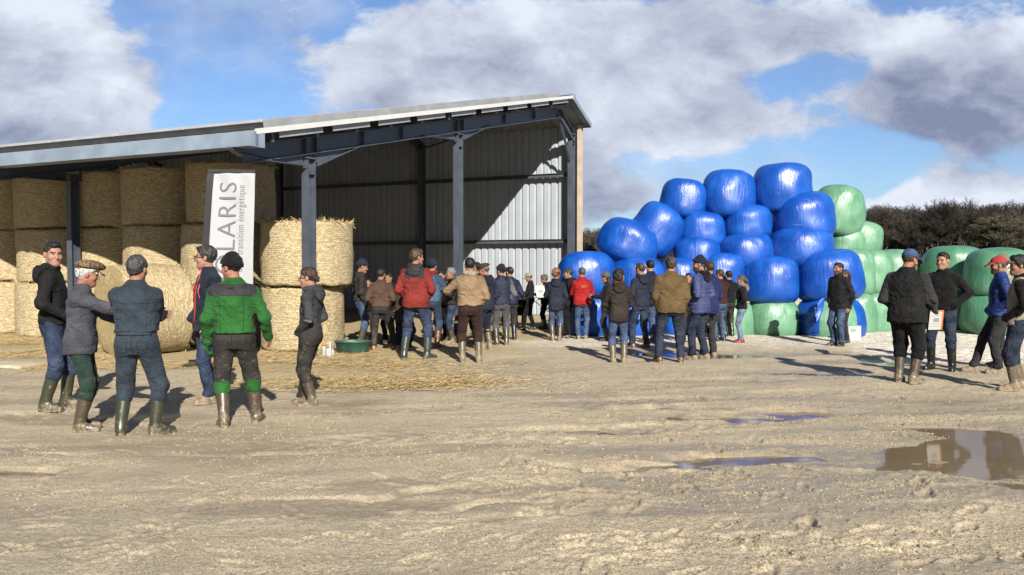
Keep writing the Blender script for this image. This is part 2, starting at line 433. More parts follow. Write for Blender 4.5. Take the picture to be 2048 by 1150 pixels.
# loose straw on the ground: thin stalks nobody could count
rng = np.random.default_rng(5)
def stalks(n, sampler, lmin, lmax, wd, zmax=.03):
    x, y = sampler(n); n = len(x)
    z = gmacro(x, y) + .012 + rng.random(n) ** 2 * zmax
    a = rng.random(n) * np.pi; l = rng.uniform(lmin, lmax, n) / 2; w = wd * rng.uniform(.6, 1.3, n)
    t = rng.normal(0, .12, n)
    dx_, dy_, dz_ = np.cos(a) * l, np.sin(a) * l, t * l
    px_, py_ = -np.sin(a) * w, np.cos(a) * w
    V = np.stack([np.stack([x - dx_ - px_, y - dy_ - py_, z - dz_], -1), np.stack([x + dx_ - px_, y + dy_ - py_, z + dz_], -1),
                  np.stack([x + dx_ + px_, y + dy_ + py_, z + dz_ + w * .6], -1), np.stack([x - dx_ + px_, y - dy_ + py_, z - dz_ + w * .6], -1)], 1).reshape(-1, 3)
    return V
def samp_barn(n):
    a = rng.uniform(-4, 13, n); d = -1.6 + rng.normal(0, 1.25, n)
    x = u_bx + Lx * a + Gx * d; y = u_by + Ly * a + Gy * d
    k = vnoise2(x * .8, y * 1.1, 41) + .35 * rng.random(n) + (d + 1.6) * .30 > .05
    k &= (a > -2.5) | (rng.random(n) < .35)
    return x[k], y[k]
def samp_blob(n):
    x = -1.5 + rng.normal(0, .75, n); y = 11.9 + rng.normal(0, .32, n); return x, y
def samp_far(n):
    x = rng.uniform(-7, 2.5, n); y = rng.uniform(8.5, 14, n); k = rng.random(n) < (y - 8) / 9
    return x[k], y[k]
Vs = np.concatenate([stalks(52000, samp_barn, .05, .22, .0032, .025), stalks(7000, samp_blob, .05, .2, .0032, .04), stalks(4200, samp_far, .05, .2, .003, .008)])
Q = np.arange(len(Vs)).reshape(-1, 4)
m_, nt, bs = newmat('loose straw stalks')
rnd = nt.node('ShaderNodeNewGeometry').outputs['Random Per Island']
cr = nt.mix(rnd, (.22, .15, .065), (.48, .38, .20))
nt.put(bs.inputs['Base Color'], cr); bs.inputs['Roughness'].default_value = .55
MATS['stalk'] = m_
tag(mesh_np('straw_litter', Vs, [Q], m_, smooth=False), 'loose yellow straw scattered on the mud in front of the barn', 'straw', kind='stuff')

# clods of mud and pale pebbles pressed out of the ruts: nobody could count them
def clods(n, xs, ys, smin_, smax_, seed):
    r = np.random.default_rng(seed)
    x = r.uniform(*xs, n); y = r.uniform(*ys, n)
    k = vnoise2(x * 1.4, y * 2.2, 51) + .6 * vnoise2(x * 5, y * 7, 52) + .45 * sstep(x, -1, 2.5) > .18
    x, y = x[k], y[k]; z = gmacro(x, y) + gfine(x, y) + gprints(x, y); k = z > WATER_Z + .004; x, y, z = x[k], y[k], z[k]; n = len(x)
    base = np.array([(0, 0, 1)] + [(math.cos(a) * .9, math.sin(a) * .9, .45) for a in np.arange(6) * 1.047] + [(math.cos(a + .5) * 1.05, math.sin(a + .5) * 1.05, -.5) for a in np.arange(6) * 1.047])
    f = [(0, 1 + i, 1 + (i + 1) % 6) for i in range(6)]
    for i in range(6): f += [(1 + i, 7 + i, 1 + (i + 1) % 6), (1 + (i + 1) % 6, 7 + i, 7 + (i + 1) % 6)]
    V = base[None] * (1 + r.normal(0, .25, (n, 13, 1))) * (r.random((n, 1, 1)) ** 2.2 * (smax_ - smin_) + smin_) * np.stack([r.uniform(.7, 1.5, n), r.uniform(.7, 1.2, n), r.uniform(.5, .9, n)], -1)[:, None]
    a = r.random(n) * 6.28; c, s_ = np.cos(a)[:, None], np.sin(a)[:, None]
    V = np.stack([V[..., 0] * c - V[..., 1] * s_, V[..., 0] * s_ + V[..., 1] * c, V[..., 2]], -1) + np.stack([x, y, z], -1)[:, None]
    return V.reshape(-1, 3), (np.arange(n)[:, None, None] * 13 + np.array(f)[None]).reshape(-1, 3)
m_, nt, bs = newmat('clod mud'); pos = nt.node('ShaderNodeNewGeometry').outputs['Position']; ri = nt.node('ShaderNodeNewGeometry').outputs['Random Per Island']
nt.put(bs.inputs['Base Color'], nt.mix(nt.noise(pos, 60, 3), nt.mix(ri, (.12, .095, .058), (.21, .172, .11)), nt.mix(ri, (.16, .13, .083), (.28, .232, .156)))); nt.put(bs.inputs['Roughness'], nt.m('ADD', .45, nt.m('MULTIPLY', ri, .4)))
V1, T1 = clods(36000, (-4.5, 4.8), (4.2, 9.5), .003, .012, 1); V2, T2 = clods(9000, (-3, 8), (7, 13), .004, .014, 2)
tag(mesh_np('mud_clods', np.concatenate([V1, V2]), [np.concatenate([T1, T2 + len(V1)])], m_, smooth=False), 'small clods of churned mud lying over the yard', 'mud', kind='stuff')

# ------------------------------------------------------------------ barn
M_STEEL = paint('dark blue grey painted steel', (.046, .056, .076), .45, 0, .2)
M_GALV = paint('blue grey gutter sheet', (.17, .215, .275), .4, .1, .18, scale=2)
M_SHEET = paint('pale grey lacquered wall sheet', (.262, .290, .325), .42, .0, .08, scale=1.2)
M_ROOF = paint('grey roof sheet', (.22, .23, .24), .45, .1, .15)
M_WHITE = paint('white verge trim', (.42, .425, .42), .4, 0, .06)
M_CREAM = paint('cream corner cladding', (.33, .28, .225), .5, 0, .12)
M_PANEL = paint('grey solar glass', (.10, .105, .11), .5, 0, .1)
M_ALU = paint('aluminium frame', (.45, .46, .48), .4, .5, .1)
Lv = Vector((-.894, .448, 0)).normalized(); Gv = Vector((.448, .894, 0)).normalized(); Zv = Vector((0, 0, 1))
F0 = Vector((-3.631, 15.237, 0)); TC = 12.478
def bw(s, t, z): return F0 + Lv * s + Gv * t + Zv * z
LEN = 34.0
SL = .2146
def rz(t):  # underside of roof sheet
    return 3.72 + SL * (t + 1.8) if t < 11.19 else 6.51 - .42 * (t - 11.19)
barn = empty('barn', tuple(bw(0, 0, 0)))
tag(barn, 'open fronted steel barn with pale ribbed back wall and low sloping roof', 'barn')
def bpart(mb, name, mat, **kw):
    o = mb.build(name, mat, **kw); o.parent = barn
    o.matrix_parent_inverse = Matrix.Translation(-Vector(barn.location)); return o
# wall sheets, trapezoid ribs, along L
def ribbed(mb, P, n_dir, s0, s1, z0, z1f, pitch=.25, dep=.045, z0f=None):
    """vertical ribbed sheet: P(s,z,off) gives points"""
    prof = []; s = s0
    while s < s1:
        prof += [(s, 0), (s + pitch * .62, 0), (s + pitch * .72, dep), (s + pitch * .9, dep)]; s += pitch
    prof.append((s1, 0))
    vs_ = []; fs_ = []
    for i, (ss_, off) in enumerate(prof):
        vs_ += [P(ss_, z0, off), P(ss_, z1f(ss_), off)]
        if i: fs_.append((2 * i - 2, 2 * i, 2 * i + 1, 2 * i - 1))
    mb.raw(vs_, fs_)
mb = MB(); ribbed(mb, lambda s, z, o: bw(s, TC + .10 + o, z), 1, -.05, LEN, .02, lambda s: rz(TC + .1) - .02)
bpart(mb, 'wall_cladding', M_SHEET)
mb = MB(); ribbed(mb, lambda t, z, o: bw(LEN + o, t, z), 1, .0, TC + .05, .02, lambda t: rz(t) - .02)
bpart(mb, 'end_cladding', M_SHEET)
# outer skin and corner trim of the back wall
mb = MB()
mb.beam(bw(-.12, TC + .06, 0), bw(-.12, TC + .06, rz(TC) - .06), .09, .20, up=tuple(Gv))
for k in range(3): mb.beam(bw(-.175, TC - .01 + k * .075, 0), bw(-.175, TC - .01 + k * .075, rz(TC) - .07), .03, .03, up=tuple(Gv))
bpart(mb, 'corner_trim', M_CREAM)
# girts
for z in (2.35, 4.40):
    mb = MB(); mb.ibeam(bw(-.02, TC - .06, z), bw(LEN, TC - .06, z), .10, .12, .012, .012, up=(0, 0, 1)); bpart(mb, 'girt', M_STEEL)
mb = MB(); mb.beam(bw(1.8, TC + .06, .05), bw(1.8, TC + .06, 4.3), .012, .07, up=tuple(Gv)); 
# posts
def ipost(s, t, h, w=.21, d=.15):
    mb = MB(); mb.ibeam(bw(s, t, -.1), bw(s, t, h), d, w, .018, .012, up=tuple(Gv))
    mb.box(bw(s, t, h - .02), (.19, .27, .03), Matrix.Rotation(math.atan2(Gv.y, Gv.x) - math.pi / 2, 3, 'Z'))
    mb.box(bw(s, t, h - .30), (.15, .20, .02), Matrix.Rotation(math.atan2(Gv.y, Gv.x) - math.pi / 2, 3, 'Z'))
    return bpart(mb, 'post', M_STEEL)
fr_s = [0, 6.364, 12.6, 18.9, 25.2, 31.5]; bk_s = [0, 5.44, 11.6, 17.9, 24.2, 30.5]
for s in fr_s: ipost(s, 0, rz(0) - .55)
ipost(0, 5.294, rz(5.294) - .55)
for s in bk_s: ipost(s if s else .02, TC - .27, rz(TC) - .35, .22, .16)
# rafters with haunches
for i, (s, sb) in enumerate(zip(fr_s, bk_s)):
    mb = MB()
    a, b = bw(s, -1.62, rz(-1.62) - .33), bw(s + (sb - s) * .9, 11.1, rz(11.1) - .40)
    mb.ibeam(a, b, .17, .30, .016, .012)
    mb.ibeam(b, bw(sb, TC - .15, rz(TC) - .52), .17, .26, .016, .012)
    def haunch(t0, t1, dz):
        p = [bw(s, t0, rz(t0) - .46), bw(s, t1, rz(t1) - .46), bw(s, t0, rz(t0) - .46 - dz)]
        off = Lv * .01
        mb.raw([x + off for x in p] + [x - off for x in p], [(0, 1, 2), (5, 4, 3), (0, 3, 4, 1), (1, 4, 5, 2), (2, 5, 3, 0)])
        mb.beam(p[2], p[1], .16, .014)
    haunch(.16, 1.6, .26); haunch(-.16, -1.25, .22)
    if i == 0: haunch(5.46, 6.8, .24); haunch(5.13, 3.7, .22)
    for t in (-.14, .14, 1.55, 2.9) + ((5.15, 5.43, 7.6, 9.4) if i == 0 else ()):
        for sd in (-1, 1): mb.beam(bw(s, t, rz(t) - .2) + Lv * .045 * sd, bw(s, t, rz(t) - .47) + Lv * .045 * sd, .07, .012, up=tuple(Gv))
    bpart(mb, 'rafter', M_STEEL)
mb = MB(); mb.beam(bw(0, 11.15, rz(11.15) - .45), bw(0.02, TC - .30, rz(TC) - 1.3), .06, .06); bpart(mb, 'knee_brace', M_STEEL)
mb = MB(); mb.beam(bw(0.1, 7.0, rz(7) - .50), bw(5.5, TC - .4, rz(TC) - .55), .05, .05); bpart(mb, 'wind_brace', M_STEEL)
# purlins
for k in range(12):
    t = -1.3 + k * 1.12
    mb = MB(); mb.beam(bw(-.36, t, rz(t) - .10), bw(LEN, t, rz(t) - .10), .06, .17); bpart(mb, 'purlin', M_STEEL)
# roof sheets: ribs run down the slope
OV = .45
def roofsheet(t0, t1):
    mb = MB(); prof = []; s = -OV + .03
    while s < LEN:
        prof += [(s, 0), (s + .20, 0), (s + .225, .04), (s + .275, .04)]; s += .30
    vs_ = []; fs_ = []
    n = len(prof)
    for ss_, off in prof:
        vs_ += [bw(ss_, t0, rz(t0) + off), bw(ss_, t1, rz(min(t1, 11.19) if t0 < 11 else t1) + off)]
    for i in range(1, n): fs_.append((2 * i - 2, 2 * i, 2 * i + 1, 2 * i - 1))
    mb.raw(vs_, fs_); return mb
bpart(roofsheet(-1.80, 11.19), 'roof_sheet', M_ROOF)
bpart(roofsheet(11.195, 12.62), 'rear_roof_sheet', M_ROOF)
mb = MB(); mb.beam(bw(-OV - .01, -1.80, rz(-1.8) + .02), bw(-OV - .01, 11.19, rz(11.19) + .02), .03, .085); bpart(mb, 'verge_trim', M_WHITE)
mb = MB(); mb.beam(bw(-OV - .01, 11.2, rz(11.2) + .0), bw(-OV - .01, 12.64, rz(12.64) + .0), .03, .13)
mb.beam(bw(-OV, 12.63, rz(12.63) - .0), bw(LEN, 12.63, rz(12.63) - .0), .02, .14); bpart(mb, 'rear_verge_trim', M_GALV)
mb = MB(); mb.beam(bw(-OV - .02, 11.19, rz(11.19) + .07), bw(LEN, 11.19, rz(11.19) + .07), .30, .03); bpart(mb, 'ridge_cap', M_GALV)
# fascia plates hanging under the verge (soffit flaps)
mb = MB()
for k in range(9):
    t = -1.2 + k * 1.38
    mb.beam(bw(-OV + .05, t, rz(t) - .075), bw(-OV + .05, t + 1.1, rz(t + 1.1) - .075), .012, .10)
bpart(mb, 'verge_flashing', M_ROOF)
# solar array on the roof
mb = MB(); mf = MB(); me_ = MB()
ncol = 19; nrow = 8
for r in range(nrow):
    for c in range(ncol):
        s0 = -.25 + c * 1.76; t0 = -1.45 + r * 1.5
        za, zb = rz(t0) + .18, rz(t0 + 1.46) + .18
        ps = [bw(s0, t0, za), bw(s0 + 1.72, t0, za), bw(s0 + 1.72, t0 + 1.46, zb), bw(s0, t0 + 1.46, zb)]
        mb.raw([p + Zv * .012 for p in ps], [(3, 2, 1, 0)])
        for i_ in range(4): mf.beam(ps[i_], ps[(i_ + 1) % 4], .035, .045)
bpart(mb, 'solar_glass', M_PANEL); bpart(mf, 'panel_frame', M_ALU)
for r in range(nrow):
    t0 = -1.30 + r * 1.5; me_ = MB(); me_.beam(bw(-.22, t0, rz(t0) + .10), bw(ncol * 1.76 - .3, t0, rz(t0) + .10), .05, .11); bpart(me_, 'panel_rail', M_ROOF)
mb = MB(); mb.beam(bw(-.30, -1.45, rz(-1.45) + .11), bw(-.30, 10.5, rz(10.5) + .11), .012, .16); bpart(mb, 'array_side_sheet', M_ROOF)
# box gutter
mb = MB()
za, zb = 3.505, 3.735
def gut(s0, s1): mb.beam(bw(s0, -1.765, (za + zb) / 2), bw(s1, -1.765, (za + zb) / 2), .30, zb - za)
mb2 = mb; seams = [-.47, 2.2, 8.2, 14.2, 20.2, 26.2, LEN]
for a, b in zip(seams[:-1], seams[1:]): gut(a, b - .006)
for s in seams[:-1]: mb.beam(bw(s + .0, -1.765, (za + zb) / 2), bw(s + .025, -1.765, (za + zb) / 2), .312, zb - za + .012)
bpart(mb, 'gutter', M_GALV)
for s in fr_s:
    mb = MB(); mb.beam(bw(s, -1.62, rz(-1.62) - .36), bw(s, -1.92, 3.50), .12, .03); mb.beam(bw(s, -1.0, rz(-1) - .45), bw(s, -1.90, 3.49), .10, .03); bpart(mb, 'gutter_bracket', M_STEEL)

# ------------------------------------------------------------------ straw bales
def bale_mat(name, end=False):
    m_, nt, bs = newmat(name)
    co = nt.node('ShaderNodeTexCoord').outputs['Object']
    oi = nt.node('ShaderNodeObjectInfo').outputs['Random']
    co2 = nt.vm('ADD', co, nt.vm('SCALE', (7.3, 3.1, 5.7), scale=oi))
    if end: st = nt.noise(nt.scale(co2, (16, 7, 9)), 1.6, 6, .75, dist=3.5)
    else: st = nt.noise(nt.scale(co2, (7, 7, 38)), 1.3, 6, .72, dist=.8)
    big = nt.noise(co2, 1.6, 4, .6)
    fl = nt.noise(nt.scale(co2, (22, 22, 34)), 1, 3, .7)
    c1 = nt.mix(nt.ss(st, .36, .64), (.17, .12, .052) if not end else (.09, .055, .018), (.41, .34, .20) if not end else (.44, .35, .17))
    c1 = nt.mix(nt.m('MULTIPLY', nt.ss(big, .45, .75), .45), c1, (.25, .20, .11))
    if not end:
        c1 = nt.mix(nt.m('MULTIPLY', nt.ss(fl, .54, .70), .8), c1, (.56, .51, .38))
        c1 = nt.mix(nt.m('MULTIPLY', nt.ss(fl, .44, .30), .6), c1, (.13, .09, .035))
        wv = nt.node('ShaderNodeTexWave', bands_direction='Z'); nt.put(wv.inputs['Vector'], co); wv.inputs['Scale'].default_value = 9
        wv.inputs['Distortion'].default_value = 1.2; wv.inputs['Detail Scale'].default_value = 2.5
        h = nt.m('ADD', nt.m('MULTIPLY', st, 1.0), nt.m('MULTIPLY', wv.outputs['Fac'], .10))
        c1 = nt.mix(nt.m('MULTIPLY', wv.outputs['Fac'], .13), c1, (.46, .40, .27))
    else: h = st
    h = nt.m('ADD', h, nt.m('MULTIPLY', fl, .5))
    nt.put(bs.inputs['Base Color'], c1); bs.inputs['Roughness'].default_value = .7
    nt.put(bs.inputs['Normal'], nt.bump(h, .9, .03))
    return m_
M_BSIDE, M_BEND = bale_mat('netted straw side'), bale_mat('cut straw end', True)
def bale_mesh(rad, hgt, seed, fringe=0):
    na, nz = 96, 30; rs = np.random.default_rng(seed)
    th = np.linspace(0, 2 * np.pi, na, endpoint=False)
    # profile: end centre -> edge -> side -> edge -> centre
    prof = [(0, 0), (.35, 0), (.7, .0), (.93, .004), (.985, .02), (1, .05)]
    prof = [(a, b) for a, b in prof] + [(1 + .012 * math.sin(math.pi * k / nz), .05 + (1 - .10) * k / nz) for k in range(1, nz)]
    prof += [(1, .95), (.985, .98), (.93, .996), (.7, 1), (.35, 1), (0, 1)]
    V = []
    for r, z in prof:
        x, y = np.cos(th), np.sin(th)
        rad_n = 1 + .016 * vnoise(x * 1.5 + seed, y * 1.5, np.full(na, z * 2.5)) + .010 * vnoise(x * 5 + seed, y * 5, np.full(na, z * 6.0)) + .005 * vnoise(x * 16, y * 16 + seed, np.full(na, z * 22.0))
        zz = z * hgt + (.022 * vnoise(x * r * 4, y * r * 4 + seed, np.full(na, z * 9.0)) if (z > .94 or z < .06) else 0)
        V.append(np.stack([x * r * rad * rad_n, y * r * rad * rad_n, np.broadcast_to(zz, (na,))], -1))
    V = np.concatenate(V); n = len(prof)
    idx = np.arange(n * na).reshape(n, na)
    q = np.stack([idx[:-1], np.roll(idx[:-1], -1, 1), np.roll(idx[1:], -1, 1), idx[1:]], -1)
    mi = np.zeros(q.shape[:2], int); mi[:4] = 1; mi[-4:] = 1
    Q = q.reshape(-1, 4); mi = mi.ravel()
    nf = 260 + fringe
    a = rs.random(nf) * 2 * np.pi; top = rs.random(nf) < (.6 if fringe == 0 else .9)
    z = np.where(top, hgt - rs.random(nf) * .05, rs.random(nf) * .05); rr_ = rad * (1.0 - .05 * rs.random(nf)) 
    if fringe: rr_ = rad * np.sqrt(rs.random(nf)) * 1.01; z = np.where(rr_ > .93 * rad, z, hgt - .01)
    p = np.stack([np.cos(a) * rr_, np.sin(a) * rr_, z], -1)
    d = np.stack([np.cos(a) * .6 + rs.normal(0, .6, nf), np.sin(a) * .6 + rs.normal(0, .6, nf), rs.normal(0, .35, nf) + np.where(top, .12, -.1)], -1)
    d /= np.linalg.norm(d, axis=1)[:, None]; d *= rs.uniform(.05, .16, nf)[:, None]
    w = np.cross(d, rs.normal(0, 1, (nf, 3))); w /= np.linalg.norm(w, axis=1)[:, None]; w *= .005
    SV = np.stack([p - w, p + d - w * .6, p + d + w * .6, p + w], 1).reshape(-1, 3)
    SQ = np.arange(len(SV)).reshape(-1, 4) + len(V)
    return np.concatenate([V, SV]), np.concatenate([Q, SQ]), np.concatenate([mi, np.full(nf, 2)])
BR, BH = .865, 1.215
protos = []
def new_bale(seed, rad=BR, hgt=BH, fringe=0):
    V, Q, mi = bale_mesh(rad, hgt, seed, fringe)
    return mesh_np('straw_bale', V, [Q], [M_BSIDE, M_BEND, MATS['stalk']], mi)
rows = ['bottom', 'middle', 'top']
cols = [(460, 'just behind the white banner'), (337, 'right of the big lying bale column, behind the overalls'), (226, 'third column from the barn corner'),
        (108, 'column left of the inner dark post'), (8, 'column at the left edge of the photo')]
BPOS = [(-5.78, 17.40), (-7.38, 18.22), (-8.92, 19.05), (-10.60, 19.85), (-12.2, 20.65), (-13.9, 21.5)]
COLN = ['behind the white banner', 'left of the banner column, behind the grey overalls', 'right beside the inner dark post', 'left of the inner dark post',
        'at the left edge of the barn view', 'beyond the left edge of the view']
GS = 'straw bales stacked inside the barn'
LEV = ['bottom straw bale of the stack', 'middle straw bale of the stack', 'topmost straw bale of the stack']
prot = [new_bale(s) for s in (11, 12, 13)]
used = [0]
def put_bale(x, y, z, lab, dx=0, dy=0, fr=None):
    if fr is not None: o = fr
    elif used[0] < 3: o = prot[used[0]]
    else: o = prot[used[0] % 3].copy(); link(o)
    used[0] += 1
    o.location = (x + dx, y + dy, z); o.rotation_euler = (random.uniform(-.012, .012), random.uniform(-.012, .012), random.random() * 6.28)
    tag(o, lab, 'straw bale', GS); return o
random.seed(3)
for ci, (x, y) in enumerate(BPOS[:5]):
    for lv in range(3):
        put_bale(x, y, lv * BH + .01, f'{LEV[lv]} {COLN[ci]}', random.uniform(-.05, .05), random.uniform(-.05, .05))
fb = new_bale(31, .88, 1.235, 900)
put_bale(-4.03, 16.72, 1.225, 'upper straw bale with ragged top beside the barn corner post', fr=fb)
fb2 = new_bale(32, .80, 1.22)
put_bale(-4.12, 16.75, .0, 'lower straw bale carrying another beside the barn corner post', fr=fb2)
lb = new_bale(41, .83, 1.22, 0)
c = at(288, 620, 15.7); nrm = Vector((-.669, -.742, 0)).normalized()
lb.rotation_euler = nrm.to_track_quat('Z', 'Y').to_euler(); lb.location = (c[0] - nrm.x * .61, c[1] - nrm.y * .61, .81)
tag(lb, 'big round straw bale lying on its side behind the men', 'straw bale', 'straw bale lying in front of the stacks')

# ------------------------------------------------------------------ wrapped bales
def film(name, c1, c2, streak):
    m_, nt, bs = newmat(name)
    co = nt.node('ShaderNodeTexCoord').outputs['Object']; oi = nt.node('ShaderNodeObjectInfo').outputs['Random']
    co2 = nt.vm('ADD', co, nt.vm('SCALE', (9.3, 4.1, 6.7), scale=oi))
    wr = nt.noise(nt.scale(co2, (9, 9, 1.3)), 1.5, 5, .6, dist=1.2)
    w2 = nt.noise(nt.scale(co2, (26, 26, 3.0)), 1.0, 3, .6)
    sp = nt.noise(co2, 2.2, 4, .6)
    c = nt.mix(nt.ss(sp, .3, .75), c1, c2)
    c = nt.mix(nt.m('MULTIPLY', nt.ss(wr, .56, .72), streak), c, tuple(min(1, x * 1.5 + .05) for x in c2))
    du = nt.noise(co2, 5, 5, .7); c = nt.mix(nt.m('MULTIPLY', nt.ss(du, .58, .85), .12), c, (.16, .18, .2))
    nt.put(bs.inputs['Base Color'], c)
    nt.put(bs.inputs['Roughness'], nt.m('ADD', .24, nt.m('MULTIPLY', sp, .30)))
    bs.inputs['Specular IOR Level'].default_value = .55
    sz = nt.node('ShaderNodeSeparateXYZ'); nt.put(sz.inputs[0], co)
    ly = nt.m('FRACT', nt.m('ADD', nt.m('MULTIPLY', sz.outputs[2], 4.2), nt.m('ADD', nt.m('MULTIPLY', nt.noise(co2, 1.8, 3), 1.6), nt.m('MULTIPLY', sz.outputs[0], .5))))
    h = nt.m('ADD', nt.m('ADD', nt.m('MULTIPLY', wr, 1.1), nt.m('MULTIPLY', w2, .55)), nt.m('MULTIPLY', ly, .25))
    nt.put(bs.inputs['Normal'], nt.bump(h, .5, .022))
    return m_
M_BLUE = film('shiny blue bale film', (.001, .038, .235), (.002, .064, .31), .2)
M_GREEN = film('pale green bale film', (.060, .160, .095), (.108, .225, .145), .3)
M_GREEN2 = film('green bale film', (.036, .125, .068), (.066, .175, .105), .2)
def barrel(name, mats, seed, rad=.6, hgt=1.0, tops=1.0, mi_fn=None):
    na, nb = 72, 44; rs = np.random.default_rng(seed)
    th = np.linspace(0, 2 * np.pi, na, endpoint=False); ph = np.linspace(-np.pi / 2, np.pi / 2, nb)
    T, Ph = np.meshgrid(th, ph)
    e = .42
    cr_ = np.abs(np.cos(Ph)) ** e; sz = np.sign(np.sin(Ph)) * np.abs(np.sin(Ph)) ** .62
    cr_[0] = 0; cr_[-1] = 0
    x, y = np.cos(T) * cr_, np.sin(T) * cr_
    dn = 1 + .075 * vnoise(x * 1.1 + seed * 3.7, y * 1.1, sz * 1.1, seed) + .030 * vnoise(x * 2.6, y * 2.6 + seed, sz * 2.2, seed + 1)
    # film pleats running over the shoulders
    pl = .020 * np.sin(T * rs.integers(7, 12) + rs.random() * 6 + 2 * sz) * np.abs(sz) ** 3
    pl += .012 * vnoise(T * 9 / np.pi * 2, sz * 2.0, sz * 0 + seed, seed + 2) * (np.abs(sz) > .2)
    pl = np.where(cr_ < .02, 0, pl)
    sag = 1 + .06 * (-sz) * (np.abs(sz) < 1.1)
    X = x * rad * (dn + pl) * sag; Y = y * rad * (dn + pl) * sag
    Z = (sz * .5) * hgt * (1 + .05 * vnoise(x * 1.8 + seed, y * 1.8, sz * 1.0, seed + 3)) 
    Z = np.where(sz > 0, Z + .03 * (1 - cr_ ** 2) - .02 * cr_, Z)
    V = np.stack([X, Y, Z], -1).reshape(-1, 3)
    idx = np.arange(nb * na).reshape(nb, na)
    q = np.stack([idx[:-1], np.roll(idx[:-1], -1, 1), np.roll(idx[1:], -1, 1), idx[1:]], -1).reshape(-1, 4)
    mi = None
    if mi_fn is not None: mi = mi_fn(V[q].mean(1))
    return mesh_np(name, V, [q], mats, mi)
GB, GG = 'blue wrapped bales in the heap', 'green wrapped bales'
wv_used = {}
WP = {}
def wbale(px, py, w, h, Y, col, lab, roll=0, yaw=None, pitch=0, mi_fn=None, k=1.09):
    m = Y / FPX
    if mi_fn is not None: o = barrel('wrapped_bale', [M_GREEN, M_BLUE], 77, .6, 1.0, mi_fn=mi_fn)
    else:
        lst = WP.setdefault(col, []); n = wv_used.get(col, 0); wv_used[col] = n + 1
        if n < 6: o = barrel('wrapped_bale', {'b': M_BLUE, 'g': M_GREEN, 'd': M_GREEN2}[col], n + {'b': 1, 'g': 21, 'd': 41}[col]); lst.append(o)
        else: o = lst[n % 6].copy(); link(o)
    c = at(px, py, Y)
    o.location = c; sx = w * m / 1.2 * k; o.scale = (sx, sx, h * m * k)
    o.rotation_euler = (Euler((R(pitch), R(roll), 0)).to_matrix() @ Euler((0, 0, yaw if yaw is not None else random.random() * 6.28)).to_matrix()).to_euler()
    tag(o, lab, 'wrapped bale', GB if col == 'b' else GG)
    return o
random.seed(8)
Y0 = 19.95
wbale(1367, 400, 84, 74, Y0 + .9, 'b', 'blue wrapped bale, leftmost of the three on top of the heap', 6)
wbale(1457, 391, 100, 88, Y0 + .9, 'b', 'blue wrapped bale, middle of the three on top of the heap', 3)
wbale(1565, 379, 110, 90, Y0 + .9, 'b', 'blue wrapped bale, highest and rightmost on top of the heap', -3)
wbale(1311, 459, 92, 92, Y0 + .7, 'b', 'blue wrapped bale tilted on the left slope, upper of two tilted', 36)
wbale(1404, 460, 84, 66, Y0 + .7, 'b', 'blue wrapped bale directly under the leftmost top bale', 2)
wbale(1493, 448, 92, 68, Y0 + .7, 'b', 'blue wrapped bale directly under the middle top bale', -3)
wbale(1606, 434, 114, 86, Y0 + .6, 'b', 'blue wrapped bale directly under the highest bale, right side', -4)
wbale(1256, 486, 112, 78, Y0 + .4, 'b', 'blue wrapped bale tilted lowest on the left slope', 22)
wbale(1393, 508, 90, 62, Y0 + .5, 'b', 'blue wrapped bale half hidden above the olive jacket man', -2)
wbale(1490, 502, 100, 68, Y0 + .5, 'b', 'blue wrapped bale with a small patch, centre of third row', -10)
wbale(1603, 496, 118, 76, Y0 + .4, 'b', 'blue wrapped bale third row right, above the one with green base', -2)
wbale(1173, 549, 104, 80, Y0, 'b', 'blue wrapped bale at the left end behind the red jacket', 0)
wbale(1275, 556, 104, 76, Y0 + .05, 'b', 'blue wrapped bale behind the dark haired woman in brown', 0)
wbale(1358, 560, 82, 76, Y0 + .15, 'b', 'blue wrapped bale behind the olive corduroy jacket', 0)
wbale(1446, 553, 84, 82, Y0 + .1, 'b', 'blue wrapped bale behind the man in the maroon jumper', 0)
wbale(1541, 561, 102, 86, Y0, 'b', 'blue wrapped bale standing on a green one beside the ponytail woman', 2)
wbale(1659, 552, 118, 94, Y0 - .1, 'b', 'blue wrapped bale behind the man standing alone in black', -3)
wbale(1184, 630, 98, 84, Y0, 'b', 'blue wrapped bottom bale behind the red jacket man', 0)
wbale(1275, 634, 100, 80, Y0 + .05, 'b', 'blue wrapped bottom bale behind the woman in blue jeans', 0)
wbale(1362, 636, 84, 76, Y0 + .1, 'b', 'blue wrapped bottom bale seen between the olive jacket man legs', 0)
wbale(1460, 642, 92, 76, Y0 + .05, 'g', 'green wrapped bottom bale left of the ponytail woman', 0)
wbale(1543, 637, 98, 78, Y0, 'g', 'green wrapped bottom bale right of the ponytail woman', 0)
wbale(1659, 638, 126, 82, Y0 - .1, 'g', 'green wrapped bottom bale with blue film on both sides', 0, yaw=0,
      mi_fn=lambda c: ((c[:, 0] < -.34 + .10 * c[:, 2]) | (c[:, 0] > .25 - .1 * c[:, 2])).astype(int))
wbale(1676, 424, 92, 92, Y0 + 1.3, 'g', 'green wrapped bale tilted on top behind the blue heap', 12)
wbale(1690, 492, 76, 66, Y0 + 1.3, 'g', 'green wrapped bale under the tilted green one, left', 0)
wbale(1720, 480, 80, 66, Y0 + 1.5, 'g', 'green wrapped bale under the tilted green one, right shoulder', 14)
wbale(1709, 546, 74, 86, Y0 + .9, 'g', 'green wrapped upper bale just right of the blue heap', 0)
wbale(1745, 546, 72, 84, Y0 + 1.3, 'g', 'green wrapped upper bale second right of the blue heap', 0)
wbale(1785, 545, 84, 80, Y0 + 2.3, 'g', 'green wrapped upper bale behind the blue cap man, third right', 0)
wbale(1710, 630, 74, 84, Y0 + .8, 'g', 'green wrapped lower bale just right of the blue heap', 0)
